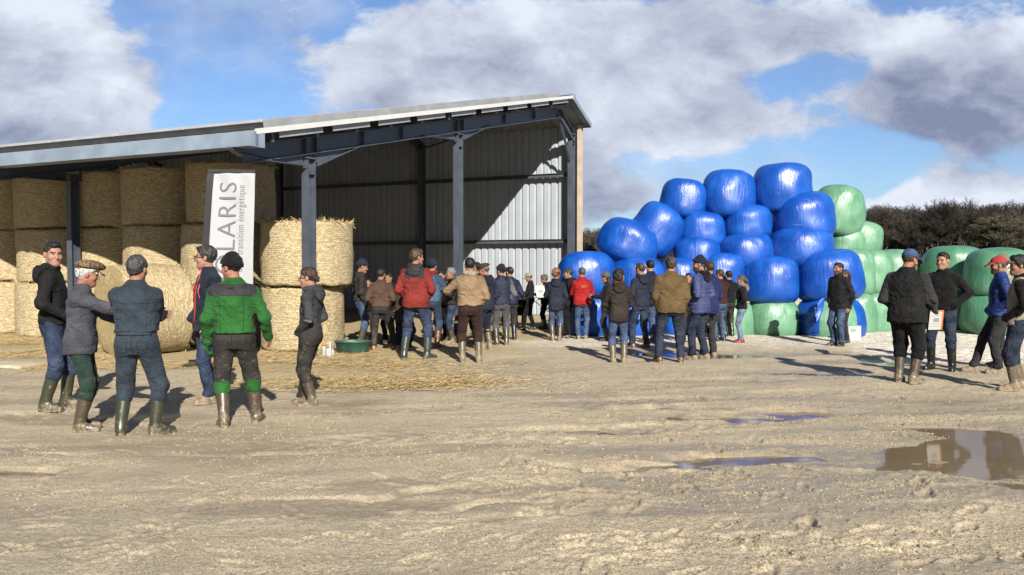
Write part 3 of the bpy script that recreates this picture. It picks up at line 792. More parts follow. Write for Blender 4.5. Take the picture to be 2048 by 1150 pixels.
wbale(1745, 628, 72, 82, Y0 + 1.2, 'g', 'green wrapped lower bale second right of the blue heap', 0)
wbale(1785, 624, 82, 80, Y0 + 2.2, 'g', 'green wrapped lower bale behind the blue cap man', 0)
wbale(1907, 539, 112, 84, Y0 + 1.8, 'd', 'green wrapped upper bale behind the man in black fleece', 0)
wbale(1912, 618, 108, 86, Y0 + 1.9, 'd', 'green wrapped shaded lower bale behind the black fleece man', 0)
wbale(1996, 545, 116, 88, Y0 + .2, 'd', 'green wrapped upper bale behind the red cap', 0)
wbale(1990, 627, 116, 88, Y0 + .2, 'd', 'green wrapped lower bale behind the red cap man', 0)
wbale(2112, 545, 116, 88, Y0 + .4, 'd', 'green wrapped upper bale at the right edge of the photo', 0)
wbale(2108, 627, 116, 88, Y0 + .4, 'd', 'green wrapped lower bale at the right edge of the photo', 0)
# torn flap of blue film hanging over the green bale
a, b = at(1645, 596, Y0 - .82), at(1624, 648, Y0 - .86)
n = 14; vs_ = []; fs_ = []
for i in range(n):
    t = i / (n - 1); p = a + (b - a) * t; wd = .035 + .10 * math.sin(math.pi * min(1, t * .62 + .12)) ** 1.5
    for k in range(5):
        s_ = (k - 2) / 2
        vs_.append((p[0] + s_ * wd, p[1] - .03 * math.cos(s_ * 2 + 5 * t) * .8, p[2] + .02 * s_))
for i in range(n - 1):
    for k in range(4): fs_.append((i * 5 + k, i * 5 + k + 1, i * 5 + k + 6, i * 5 + k + 5))
mb = MB(); mb.raw(vs_, fs_); fl_ = mb.build('film_flap', M_BLUE, smooth=True)
md = fl_.modifiers.new('solid', 'SOLIDIFY'); md.thickness = .008
tag(fl_, 'torn strip of blue film hanging over the green bale', 'plastic film')
# ------------------------------------------------------------------ people: signed-distance bodies and clothes
def cone(P, a, b, ra, rb):
    a = np.asarray(a, float); b = np.asarray(b, float); ba = b - a
    t = np.clip(((P - a) @ ba) / (ba @ ba), 0, 1)
    return np.linalg.norm(P - a - t[:, None] * ba, axis=1) - (ra + (rb - ra) * t)
def ell(P, c, r, M=None):
    q = P - np.asarray(c, float)
    if M is not None: q = q @ M          # M columns = local axes
    r = np.asarray(r, float); k0 = np.linalg.norm(q / r, axis=1); k1 = np.linalg.norm(q / (r * r), axis=1) + 1e-9
    return k0 * (k0 - 1) / k1
def smin(a, b, k):
    h = np.maximum(k - np.abs(a - b), 0) / k; return np.minimum(a, b) - h * h * k * .25
def smax(a, b, k): return -smin(-a, -b, k)
def nets(fn, lo, hi, h):
    lo = np.asarray(lo, float); n = np.ceil((np.asarray(hi) - lo) / h).astype(int) + 1
    g = np.stack(np.meshgrid(*[lo[i] + h * np.arange(n[i]) for i in range(3)], indexing='ij'), -1)
    D = fn(g.reshape(-1, 3)).reshape(n)
    D[0] = D[-1] = np.maximum(D[0], .01); D[-1] = np.maximum(D[-1], .01)
    D[:, 0] = np.maximum(D[:, 0], .01); D[:, -1] = np.maximum(D[:, -1], .01); D[:, :, 0] = np.maximum(D[:, :, 0], .01); D[:, :, -1] = np.maximum(D[:, :, -1], .01)
    S = D < 0
    cs = [(i, j, k) for i in (0, 1) for j in (0, 1) for k in (0, 1)]
    sl = lambda A, c: A[c[0]:n[0] - 1 + c[0], c[1]:n[1] - 1 + c[1], c[2]:n[2] - 1 + c[2]]
    cnt = sum(sl(S, c).astype(np.int8) for c in cs); act = (cnt > 0) & (cnt < 8)
    ijk = np.argwhere(act); idx = np.full(act.shape, -1, np.int64); idx[act] = np.arange(len(ijk))
    vals = {c: D[ijk[:, 0] + c[0], ijk[:, 1] + c[1], ijk[:, 2] + c[2]] for c in cs}
    acc = np.zeros((len(ijk), 3)); cn = np.zeros(len(ijk))
    for c in cs:
        for ax in range(3):
            if c[ax] == 0:
                d = list(c); d[ax] = 1; d = tuple(d); va, vb = vals[c], vals[d]
                m = (va < 0) != (vb < 0); t = np.where(m, va / np.where(m, va - vb, 1), 0)
                p = np.array(c, float)[None] + np.zeros((len(ijk), 3)); p[:, ax] = t
                acc[m] += p[m]; cn[m] += 1
    V = lo + h * (ijk + acc / np.maximum(cn, 1)[:, None])
    F_ = []
    for ax in range(3):
        o1, o2 = [(1, 2), (2, 0), (0, 1)][ax]
        A = np.take(S, range(n[ax] - 1), ax); B = np.take(S, range(1, n[ax]), ax)
        e = np.argwhere(A != B); e = e[(e[:, o1] > 0) & (e[:, o2] > 0) & (e[:, o1] < n[o1] - 1) & (e[:, o2] < n[o2] - 1)]
        s = S[e[:, 0], e[:, 1], e[:, 2]]
        def cell(a, b):
            w = e.copy(); w[:, o1] -= a; w[:, o2] -= b; return idx[w[:, 0], w[:, 1], w[:, 2]]
        qd = np.stack([cell(1, 1), cell(0, 1), cell(0, 0), cell(1, 0)], -1); qd[~s] = qd[~s][:, ::-1]
        F_.append(qd)
    return V, np.concatenate(F_)
def ik(a, c, l1, l2, pole):
    a, c = np.array(a, float), np.array(c, float); d = c - a; L_ = np.linalg.norm(d)
    if L_ > (l1 + l2) * .995: c = a + d / L_ * (l1 + l2) * .995; d = c - a; L_ = np.linalg.norm(d)
    u_ = d / L_; x = (L_ * L_ + l1 * l1 - l2 * l2) / (2 * L_); h = math.sqrt(max(l1 * l1 - x * x, 0))
    p = np.array(pole, float); p = p - u_ * (p @ u_); p /= np.linalg.norm(p) + 1e-9
    return a + u_ * x + p * h, c
def wr(P, amp, seed, sc=(9, 9, 22)):
    """cloth wrinkles"""
    w_ = vnoise(P[:, 0] * sc[0] + .6 * P[:, 2] * sc[0] + seed * 3.1, P[:, 1] * sc[1], P[:, 2] * sc[2] + seed, seed)
    return amp * (1 - 2 * np.abs(w_)) 
def loftd(P, tab, p=2.4, bulk=1.0):
    T = np.array(tab, float); z = P[:, 2]
    w = np.interp(z, T[:, 0], T[:, 1]) * bulk; d = np.interp(z, T[:, 0], T[:, 2]) * (bulk * .6 + .4) * (1 if bulk < 1.05 else 1.04); cy = np.interp(z, T[:, 0], T[:, 3])
    k = ((np.abs(P[:, 0]) / w) ** p + (np.abs(P[:, 1] - cy) / d) ** p) ** (1 / p)
    r = (k - 1) * np.minimum(w, d)
    return np.maximum(r, np.maximum(z - T[-1, 0], T[0, 0] - z))
JT = [(.55, .200, .145, 0), (.95, .192, .146, .002), (1.08, .176, .126, .006), (1.25, .186, .132, 0), (1.34, .176, .122, -.012),
      (1.42, .125, .095, -.018), (1.475, .083, .080, -.016), (1.52, .068, .070, -.008), (1.60, .064, .066, -.002)]
BT = [(.80, .150, .100, 0), (.95, .150, .100, 0), (1.08, .140, .095, .005), (1.25, .155, .10, 0), (1.36, .150, .09, -.01), (1.43, .10, .07, -.015), (1.48, .056, .058, -.012), (1.56, .054, .056, 0)]

def cloth(name, col, kind='cloth'):
    key = 'cl_' + name
    if key in MATS: return MATS[key]
    m_, nt, b = newmat(name)
    co = nt.node('ShaderNodeTexCoord').outputs['Object']
    n = nt.noise(co, 5, 5, .6); f = nt.noise(co, 60, 3, .7)
    dk = tuple(c * .72 for c in col); lt = tuple(min(1, c * 1.22 + .004) for c in col)
    c = nt.mix(nt.ss(n, .3, .7), dk, lt)
    rough = .85; h = f; bs_, bd = .35, .004
    sz = nt.node('ShaderNodeSeparateXYZ'); nt.put(sz.inputs[0], co)
    if kind == 'jeans':
        st = nt.noise(nt.scale(co, (60, 60, 8)), 1.5, 3, .6)
        c = nt.mix(nt.ss(n, .3, .7), tuple(x * .6 for x in col), tuple(min(1, x * 1.45 + .012) for x in col))
        c = nt.mix(nt.m('MULTIPLY', nt.ss(st, .5, .75), .4), c, tuple(min(1, x * 1.9 + .03) for x in col))
    elif kind == 'puffer':
        wv = nt.m('SINE', nt.m('MULTIPLY', nt.m('ADD', sz.outputs[2], nt.m('MULTIPLY', n, .03)), 95.0))
        h = nt.m('ADD', nt.m('MULTIPLY', nt.m('POWER', nt.m('ABSOLUTE', wv), .5), 1.0), nt.m('MULTIPLY', nt.noise(nt.scale(co, (30, 30, 10)), 1, 3), .6)); bs_, bd = .6, .010; rough = .6
    elif kind == 'shell':
        h = nt.m('ADD', nt.noise(nt.scale(co, (12, 12, 26)), 1, 4, .6), nt.m('MULTIPLY', f, .15)); bs_, bd = .4, .015; rough = .8
    elif kind == 'cord':
        wv = nt.m('SINE', nt.m('MULTIPLY', sz.outputs[0], 420.0)); h = nt.m('ADD', wv, f); bs_ = .4
        c = nt.mix(nt.ss(nt.noise(nt.scale(co, (6, 6, 14)), 1, 4, .6), .5, .7), c, tuple(min(1, x * 1.5) for x in col))
    elif kind == 'leather': rough = .35
    elif kind == 'muddy':
        mud_ = nt.ss(nt.m('ADD', nt.noise(co, 13, 6, .7), nt.m('MULTIPLY', sz.outputs[2], -.12)), .46, .66)
        c = nt.mix(nt.m('MULTIPLY', mud_, .6), c, (.13, .10, .06))
    elif kind == 'plaid':
        a_ = nt.m('SINE', nt.m('MULTIPLY', sz.outputs[0], 160.0)); b_ = nt.m('SINE', nt.m('MULTIPLY', sz.outputs[1], 160.0))
        c = nt.mix(nt.ss(nt.m('ADD', a_, b_), .3, 1.4), c, tuple(x * .45 for x in col))
    nt.put(b.inputs['Base Color'], c); nt.put(b.inputs['Roughness'], rough); b.inputs['Specular IOR Level'].default_value = .12 if kind in ('cloth', 'jeans', 'cord', 'muddy', 'plaid') else .22
    b.inputs['Sheen Weight'].default_value = .03 if kind in ('cloth', 'cord') else 0
    fo = nt.noise(nt.scale(co, (6.5, 6.5, 10)), 1, 4, .55, dist=1.6)
    fo = nt.m('SUBTRACT', 1, nt.m('MULTIPLY', nt.m('ABSOLUTE', nt.m('SUBTRACT', fo, .5)), 5), clamp=True)
    fo2 = nt.noise(nt.scale(co, (17, 17, 12)), 1, 3, .6, dist=1.0)
    nf = nt.bump(nt.m('ADD', nt.m('MULTIPLY', fo, .8), fo2), .55 if kind != 'puffer' else .25, .03)
    nt.put(b.inputs['Normal'], nt.bump(h, bs_, bd, nf))
    MATS[key] = m_; return m_
def rubber(name, col, mud=.5):
    key = 'rb_' + name
    if key in MATS: return MATS[key]
    m_, nt, b = newmat(name)
    co = nt.node('ShaderNodeTexCoord').outputs['Object']; sz = nt.node('ShaderNodeSeparateXYZ'); nt.put(sz.inputs[0], co)
    n = nt.noise(nt.scale(co, (16, 16, 9)), 1, 7, .7); n2 = nt.noise(co, 45, 4, .7)
    lo = nt.ss(nt.m('ADD', nt.m('ADD', n, nt.m('MULTIPLY', n2, .35)), nt.m('MULTIPLY', sz.outputs[2], -1.15)), .72 - mud * .4, .95 - mud * .4)
    c = nt.mix(nt.ss(n2, .3, .7), tuple(x * .8 for x in col), tuple(x * 1.2 for x in col))
    c = nt.mix(nt.m('MULTIPLY', lo, .75), c, nt.mix(nt.ss(n2, .4, .65), (.13, .10, .06), (.25, .205, .145)))
    spl = nt.ss(nt.noise(nt.scale(co, (30, 30, 14)), 1, 5, .75), .60, .66)
    c = nt.mix(nt.m('MULTIPLY', spl, .7 * min(1, mud + .3)), c, (.26, .22, .16))
    nt.put(b.inputs['Base Color'], c); nt.put(b.inputs['Roughness'], nt.m('ADD', .34, nt.m('MULTIPLY', lo, .45)))
    nt.put(b.inputs['Normal'], nt.bump(n2, .4, .006))
    MATS[key] = m_; return m_
def skinmat(tone):
    key = 'skin%s' % (tone,)
    if key in MATS: return MATS[key]
    m_, nt, b = newmat('skin')
    co = nt.node('ShaderNodeTexCoord').outputs['Object']; n = nt.noise(co, 22, 4, .6)
    c = nt.mix(nt.ss(n, .3, .7), tone, (tone[0] * 1.05, tone[1] * .84, tone[2] * .78))
    nt.put(b.inputs['Base Color'], c); b.inputs['Roughness'].default_value = .6; b.inputs['Specular IOR Level'].default_value = .25
    b.inputs['Subsurface Weight'].default_value = .08; b.inputs['Subsurface Radius'].default_value = (.01, .004, .002)
    MATS[key] = m_; return m_
def hairmat(col):
    key = 'hair%s' % (col,)
    if key in MATS: return MATS[key]
    m_, nt, b = newmat('hair')
    co = nt.node('ShaderNodeTexCoord').outputs['Object']; n = nt.noise(nt.scale(co, (60, 60, 18)), 1, 4, .7)
    nt.put(b.inputs['Base Color'], nt.mix(nt.ss(n, .3, .7), tuple(c * .4 for c in col), tuple(min(1, c * 2.2 + .002) for c in col)))
    b.inputs['Roughness'].default_value = .5; b.inputs['Specular IOR Level'].default_value = .3; nt.put(b.inputs['Normal'], nt.bump(n, .9, .012))
    MATS[key] = m_; return m_
SK = (.185, .106, .072); SK2 = (.22, .135, .10); SKR = (.20, .098, .068)
HB, HDK, HBR, HGR, HWH, HLB = (.0035, .0032, .0032), (.006, .0045, .0038), (.018, .010, .006), (.032, .032, .034), (.22, .22, .22), (.16, .095, .045)
M_EYE = paint('dark eye', (.02, .015, .012), .25, 0, .1); M_LIP = paint('lip', (.22, .10, .08), .5, 0, .1)
CL = dict(
    black=('black jacket cloth', (.0075, .0075, .0095), 'shell'), blackc=('black cloth', (.0075, .0075, .0085), 'cloth'), leather=('black leather', (.009, .0085, .0085), 'leather'),
    charcoal=('charcoal cloth', (.05, .05, .057), 'cloth'), greyblue=('grey blue work coat', (.115, .12, .155), 'cloth'), overall=('slate blue overall cloth', (.050, .075, .105), 'cloth'),
    navy=('navy cloth', (.016, .024, .055), 'cloth'), navys=('navy shell', (.020, .028, .062), 'shell'), green=('bright green work jacket', (.03, .19, .035), 'cloth'),
    dkgreen=('dark green trousers', (.035, .075, .06), 'cloth'), grey=('grey shell jacket', (.065, .067, .075), 'shell'), greym=('grey muddy trousers', (.062, .058, .056), 'muddy'),
    jeans=('blue jeans', (.042, .070, .150), 'jeans'), jeansd=('dark blue jeans', (.024, .038, .080), 'jeans'), jeansl=('pale blue jeans', (.26, .37, .55), 'jeans'), jeansm=('mid blue jeans', (.085, .14, .27), 'jeans'),
    brownf=('brown fleece', (.155, .09, .065), 'cloth'), dkbrown=('dark brown cloth', (.045, .032, .026), 'shell'), red=('brick red jacket', (.34, .035, .025), 'shell'), red2=('bright red jacket', (.58, .012, .02), 'shell'),
    yoke=('charcoal yoke', (.055, .052, .062), 'shell'), tan=('tan jacket', (.44, .295, .175), 'shell'), denim=('denim jacket', (.075, .14, .24), 'jeans'), scarf=('cream scarf', (.60, .52, .42), 'cloth'),
    greyl=('grey knit', (.20, .20, .215), 'cloth'), greyt=('grey trousers', (.15, .15, .17), 'cloth'), maroon=('maroon brown trousers', (.055, .025, .02), 'cloth'), olivecord=('olive brown corduroy', (.20, .135, .058), 'cord'),
    puffb=('slate blue padded fabric', (.072, .10, .27), 'puffer'), puffn=('navy padded fabric', (.016, .026, .075), 'puffer'), puffr=('royal blue padded fabric', (.008, .045, .26), 'puffer'),
    maroonj=('maroon jumper', (.07, .018, .018), 'cloth'), beige=('beige vest', (.52, .47, .36), 'shell'), royal=('royal blue cloth', (.015, .03, .16), 'cloth'), olivej=('olive brown jacket', (.075, .055, .035), 'cloth'),
    hoodg=('pale grey fleece', (.32, .30, .27), 'cloth'), redc=('red cloth', (.42, .02, .025), 'cloth'), capblue=('blue cap', (.07, .12, .28), 'cloth'), capred=('coral red cap', (.62, .08, .08), 'cloth'), capbeige=('beige cap', (.55, .47, .34), 'cloth'),
    capbrown=('brown grey cap', (.11, .09, .075), 'plaid'), captan=('tan checked cap', (.30, .21, .12), 'plaid'), capkhaki=('khaki cap', (.33, .29, .2), 'cloth'), beaniegrey=('grey knit hat', (.17, .18, .2), 'cloth'), orange=('rust cloth', (.3, .07, .02), 'cloth'),
    pinkw=('pale trim', (.6, .55, .5), 'cloth'), shirt=('pale shirt cloth', (.40, .33, .29), 'cloth'), greenc=('green trim', (.03, .26, .12), 'cloth'), capdk=('dark cap', (.03, .027, .027), 'cloth'), yellow=('yellow print', (.7, .42, .02), 'cloth'))
def C_(k):
    n_, c_, t_ = CL[k]; return cloth(n_, tuple(x * .34 + .0004 for x in c_), t_)
RB = dict(olive=('olive rubber boot', (0.0248, 0.0279, 0.0161), .42), brown=('brown muddy boot', (0.0465, 0.0360, 0.0236), .62), dkg=('dark green rubber boot', (0.0217, 0.0310, 0.0279), .35), black=('black rubber boot', (0.0074, 0.0074, 0.0074), .08),
          muddy=('mud coated boot', (0.0682, 0.0546, 0.0341), .8), hike=('muddy hiking shoe', (0.0868, 0.0620, 0.0434), .7), leather=('brown leather shoe', (0.0930, 0.0434, 0.0186), .3), redsh=('red trainer', (0.1860, 0.0093, 0.0186), .15), blacksh=('black shoe', (0.0081, 0.0081, 0.0081), .15), tanb=('tan work boot', (0.1860, 0.1054, 0.0434), .4),
          chest=('reddish brown boot', (0.0868, 0.0341, 0.0186), .3))
def RB_(k): return rubber(*RB[k])
ARM = {  # wrist target for the right side (x is mirrored for the left), pole, has hand
    'down': ((.262, .05, .86), (.35, -1, 0), 1), 'pocket': ((.150, .095, .965), (.9, -1, -.1), 0), 'jean': ((.165, .06, .87), (1, -.7, 0), 0),
    'cross': ((-.10, .235, 1.17), (1, .15, -.6), 1), 'behind': ((.03, -.19, .99), (1, -.4, 0), 1), 'hold': ((.10, .36, 1.13), (.6, -.5, -1), 1),
    'front': ((.07, .22, .98), (1, -.3, -.2), 1), 'hip': ((.20, .06, 1.0), (1, -.9, 0), 0), 'chin': ((.07, .24, 1.36), (.5, -.2, -1), 1)}
PCOUNT = [0]
def person(px, fy, hy, rot, label, jk, tr, foot, arms=('down', 'down'), hair=HDK, hstyle='short', hat=None, head=(0, 0), bulk=1.0, stance=.11, feet=None, lean=0.0, drop=0.0,
           hem=.82, sleeves=None, yoke=None, hood=None, tuck=None, cuff=None, skin=SK, beard=None, scarf=None, glove=None, X=None, extra=None, fem=False, Y=None, collar=1.53, jbulk=1.0, group='people gathered in the farmyard', tb=1.0):
    PCOUNT[0] += 1; seed = PCOUNT[0]
    g = gp(px, fy - 4)
    if Y is not None: g = np.array([(px - CXP) / FPX * Y, Y, 0])
    dist = g[1]
    z0 = gh(g[0], g[1])
    hgt = (at(px, hy, dist)[2]) - z0
    if drop: hgt += drop * .98
    S = hgt / 1.765
    vx = .0095 if dist < 11 else .013
    vh = .0065 if dist < 11 else .0085
    root = empty('person', (g[0], g[1], z0 - .004), R(rot))
    root.scale = (S, S, S)
    tag(root, label, 'person', group)
    if hair is HDK: hair = [HDK, (.014, .009, .006), (.024, .015, .009), (.010, .0075, .006), (.030, .026, .024)][seed % 5]
    skm = skinmat(skin); hm_ = hairmat(hair)
    wS = bulk * (.92 if fem else 1)
    # --- skeleton
    fl, fr_ = feet if feet else ((-stance, -.0, 10), (stance, .0, -10))
    legs = []
    for sx, ft in ((-1, fl), (1, fr_)):
        hip = np.array([sx * .088 * (wS * .5 + .5), 0, .90 - drop]); ank = np.array([ft[0], ft[1], .095])
        yw = R(ft[2]); fwd = np.array([-math.sin(yw), math.cos(yw), 0])
        knee, ank = ik(hip, ank, .425, .40, fwd * .9 + np.array([sx * .12, .25, 0]))
        legs.append((hip, knee, np.array([ft[0], ft[1], .095]), fwd))
    arms_ = []
    for sx, a in ((-1, arms[0]), (1, arms[1])):
        if isinstance(a, str): w_, pole, hh = ARM[a]
        else: w_, pole, hh = a
        w_ = np.array([w_[0] * sx * (1 if abs(w_[0]) < .18 else (wS * .6 + .4)), w_[1] + (.03 if bulk > 1.05 and w_[1] > 0 else 0), w_[2]]); sh = np.array([sx * .170 * (wS * .7 + .3), -.012, 1.375])
        el, w_ = ik(sh, w_, .285, .265, (pole[0] * sx, pole[1], pole[2]))
        arms_.append((sh, el, w_, sx, hh))
    def warp(V):
        V = V.copy(); k = np.maximum(V[:, 2] - .95, 0); V[:, 1] += lean * k; 
        if drop: V[:, 2] -= drop * sstep(V[:, 2], .45, .80)
        return V
    hy_, hp_ = R(head[0]), R(head[1])
    HM = Matrix.Rotation(hy_, 3, 'Z') @ Matrix.Rotation(hp_, 3, 'X'); HMn = np.array(HM)
    HC = np.array([0, .022, 1.625]); PV = np.array([0, .0, 1.54])
    def headw(V): return warp((V * 1.04 + HC - PV) @ HMn.T + PV)
    # --- body: head, trunk, limbs and hands in one mesh
    parts = []
    def fhead(P):
        d = ell(P, (0, -.012, .035), (.077, .098, .087))
        d = smin(d, ell(P, (0, .030, -.035), (.060, .060, .082)), .03)
        d = smin(d, cone(P, (0, .062, -.092), (0, .055, -.088), .026, .026), .03)
        for s in (-1, 1):
            d = smin(d, cone(P, (s * .050, .0, -.055), (s * .012, .06, -.094), .020, .020), .03)
            d = smin(d, ell(P, (s * .040, .056, -.028), (.026, .028, .026)), .02)
        d = smin(d, cone(P, (-.034, .081, .024), (.034, .081, .024), .010, .010), .015)
        for s in (-1, 1): d = smax(d, -ell(P, (s * .030, .098, .004), (.017, .014, .011)), .012)
        d = smin(d, cone(P, (0, .085, .008), (0, .108, -.032), .007, .0125), .012)
        d = smin(d, cone(P, (-.018, .086, -.062), (.018, .086, -.062), .007, .007), .008)
        for s in (-1, 1): d = smin(d, ell(P, (s * .080, -.008, -.005), (.011, .021, .033)), .008)
        return smin(d, cone(P, (0, -.018, -.05), (0, -.03, -.16), .054, .058), .03)
    V, Q = nets(fhead, (-.11, -.13, -.18), (.11, .135, .14), vh)
    c = V[Q].mean(1); mi = np.zeros(len(Q), int)
    ex = np.minimum(np.abs(c[:, 0] - .031), np.abs(c[:, 0] + .031))
    mi[(ex < .012) & (np.abs(c[:, 2] - .003) < .0048) & (c[:, 1] > .06)] = 1
    mi[(ex < .019) & (np.abs(c[:, 2] - .025) < .0042) & (c[:, 1] > .06)] = 2
    mi[(np.abs(c[:, 0]) < .022) & (np.abs(c[:, 2] + .062) < .0065) & (c[:, 1] > .078)] = 3
    if beard: 
        bm_ = (c[:, 2] < -.04) & (c[:, 1] > .0) & (c[:, 2] > -.115) & ~((np.abs(c[:, 0]) < .02) & (np.abs(c[:, 2] + .062) < .008)); mi[bm_] = 5
    parts.append((headw(V), Q, mi))
    def fbody(P):
        d = loftd(P, BT, 2.2, wS)
        for sh, el, w_, sx, hh in arms_:
            d = smin(d, smin(cone(P, sh, el, .052, .040), cone(P, el, w_, .038, .030), .02), .04)
        return d
    V, Q = nets(fbody, (-.55, -.42, .76), (.55, .55, 1.6), .02); parts.append((warp(V), Q, np.zeros(len(Q), int)))
    def flegs(P):
        d = np.full(len(P), 9.)
        for hip, knee, ank, fwd in legs:
            d = np.minimum(d, smin(cone(P, hip + (0, 0, .05), knee, .075, .050), smin(cone(P, knee, ank, .050, .036), cone(P, ank - (0, 0, .05), ank + fwd * .12 - (0, 0, .055), .034, .028), .02), .03))
        return d
    xs = [l[i][0] for l in legs for i in range(3)]; ys = [l[i][1] for l in legs for i in range(3)]
    V, Q = nets(flegs, (min(xs) - .2, min(ys) - .2, -.02), (max(xs) + .2, max(ys) + .3, 1.08), .024); parts.append((V, Q, np.zeros(len(Q), int)))
    for sh, el, w_, sx, hh in arms_:
        if not hh: continue
        d_ = (w_ - el) / np.linalg.norm(w_ - el)
        hint = np.array([0, 1, 0]) if d_[2] < -.5 else np.array([0, 0, 1.])
        th_ = hint - d_ * (hint @ d_); th_ /= np.linalg.norm(th_); nn = np.cross(d_, th_)
        if nn @ np.array([-sx, 0, 0]) < 0 : nn = -nn
        def fhand(P, grow=0):
            q = np.stack([(P - w_) @ d_, (P - w_) @ th_, (P - w_) @ nn], -1)
            e = np.abs(q - np.array([.052, 0, 0])) - np.array([.034, .030, .006])
            d = np.linalg.norm(np.maximum(e, 0), axis=1) + np.minimum(e.max(1), 0) - .011
            d = smin(d, cone(q, (-.03, 0, 0), (.03, 0, 0), .027, .026), .02)
            for o, l, cu in ((-.031, .056, .62), (-.0105, .072, .5), (.0105, .078, .42), (.031, .066, .35)):
                a = np.array([.088, o, 0]); b = a + l * .52 * np.array([math.cos(cu), 0, math.sin(cu)]); e_ = b + l * .48 * np.array([math.cos(cu * 2.3), 0, math.sin(cu * 2.3)])
                d = np.minimum(d, smin(cone(q, a, b, .0095, .0085), cone(q, b, e_, .0085, .007), .004))
            a = np.array([.025, .030, .004]); b = a + np.array([.030, .026, .012]); e_ = b + np.array([.032, .008, .010])
            d = smin(d, smin(cone(q, a, b, .013, .0105), cone(q, b, e_, .0105, .008), .004), .008)
            return d - grow
        lo = np.minimum(w_, w_ + d_ * .17) - .09; hi = np.maximum(w_, w_ + d_ * .17) + .09
        gl = glove and glove[0] == sx
        V, Q = nets((lambda P: fhand(P, .003)) if gl else fhand, lo, hi, .0055 if dist < 11 else .007)
        parts.append((warp(V), Q, np.full(len(Q), 4 if gl else 0)))
    off = 0; VV = []; QQ = []; MM = []
    for V, Q, mi in parts: VV.append(V); QQ.append(Q + off); MM.append(mi); off += len(V)
    mesh_np('body', np.concatenate(VV), [np.concatenate(QQ)], [skm, M_EYE, hm_, M_LIP, C_(glove[1]) if glove else skm, skinmat(tuple(x * .30 for x in skin))], np.concatenate(MM), parent=root)
    # --- trousers
    bootz = .37
    isboot = foot[0] == 'boot'
    tk = isboot if tuck is None else tuck
    def ftr(P):
        hipw = loftd(P, [(.80, .150, .100, 0), (.88, .168, .124, -.008), (.95, .165, .122, 0), (1.06, .150, .112, 0)], 2.3, wS * tb)
        P2 = P + np.array([0, 0, drop]) if drop else P
        if drop: hipw = loftd(P2, [(.80, .150, .100, 0), (.88, .168, .124, -.008), (.95, .165, .122, 0), (1.06, .150, .112, 0)], 2.3, wS * tb)
        d = hipw + .0
        b_ = (wS * .5 + .5) * tb
        for hip, knee, ank, fwd in legs:
            end = knee + (ank - knee) * (.30 if tk else .93)
            l = smin(cone(P, hip + (0, 0, -.02), knee, .100 * b_, .074 * b_), cone(P, knee, end, .073 * b_, (.076 if tk else .064) * (b_ * .5 + .5)), .04)
            if not tk: l = smin(l, cone(P, end + (0, .0, -.01), end + fwd * .03 + (0, 0, -.015), .064, .06), .02)
            d = smin(d, l, .05)
        cut = P[:, 2] - (1.03 - drop)
        d = np.maximum(d, cut)
        if not tk: d = np.maximum(d, .055 - P[:, 2])
        k = 1 + 1.3 * np.exp(-((P[:, 2] - .47) / .09) ** 2) + (1.4 * np.exp(-((P[:, 2] - .14) / .1) ** 2) if not tk else 0)
        return d + wr(P, .0042, seed, (9, 9, 11)) * k
    V, Q = nets(ftr, (min(xs) - .17, min(ys) - .2, .03), (max(xs) + .17, max(ys) + .2, 1.08 - drop), vx)
    mats = [C_(tr)]; mi = None
    if cuff: mats.append(C_(cuff[0])); mi = (V[Q].mean(1)[:, 2] < cuff[1]).astype(int)
    mesh_np('trousers', V, [Q], mats, mi, parent=root)
    # --- boots / shoes
    for hip, knee, ank, fwd in legs:
        sd = np.array([fwd[1], -fwd[0], 0])
        base = np.array([ank[0], ank[1], 0]); sh_ = (knee - ank) / np.linalg.norm(knee - ank)
        def fbt(P):
            q = np.stack([(P - base) @ sd, (P - base) @ fwd, P[:, 2]], -1)
            f_ = smin(cone(q, (0, -.035, .046), (0, .07, .044), .044, .047), cone(q, (0, .07, .040), (0, .155, .034), .046, .036), .02)
            if isboot:
                top = ank + sh_ * .325
                f_ = smin(f_, cone(P, ank + (0, 0, .0) - fwd * .012, ank + sh_ * .36, .056, .071), .045)
                f_ = np.maximum(f_, (P - top) @ sh_)
                f_ = f_ + wr(P, .004, seed + 5, (9, 9, 16)) * np.exp(-((P[:, 2] - .14) / .07) ** 2)
            else:
                f_ = smin(f_, cone(P, ank - fwd * .015 - (0, 0, .03), ank - fwd * .01 + sh_ * .03, .046, .046), .03); f_ = np.maximum(f_, P[:, 2] - .16)
            sole = np.maximum(smin(cone(q, (0, -.04, .012), (0, .06, .012), .044, .048), cone(q, (0, .06, .012), (0, .155, .012), .05, .040), .01), np.abs(q[:, 2] - .010) - .014)
            return np.minimum(np.maximum(f_, -q[:, 2]), sole)
        pts = np.stack([base - .1, base + .1, base + fwd * .2 + sd * .06, base + fwd * .2 - sd * .06, base - fwd * .1, ank + sh_ * .34 + .09, ank + sh_ * .34 - .09])
        lo = pts.min(0); hi = pts.max(0); lo[2] = -.02; hi[2] = .50 if isboot else .2
        V, Q = nets(fbt, lo, hi, vx * .9)
        mesh_np('boot' if isboot else 'shoe', V, [Q], RB_(foot[1]), parent=root)
    # --- jacket
    arms_r = []
    jb = wS * jbulk
    def farm(P):
        d = np.full(len(P), 9.)
        for sh, el, w_, sx, hh in arms_:
            d_ = (w_ - el) / np.linalg.norm(w_ - el); e2 = w_ - d_ * (.0 if hh else -.04)
            b_ = (jb * .5 + .5)
            d = np.minimum(d, smin(cone(P, sh, el, .074 * b_, .060 * b_), cone(P, el, e2, .061 * b_, .047 * b_), .03))
        return d
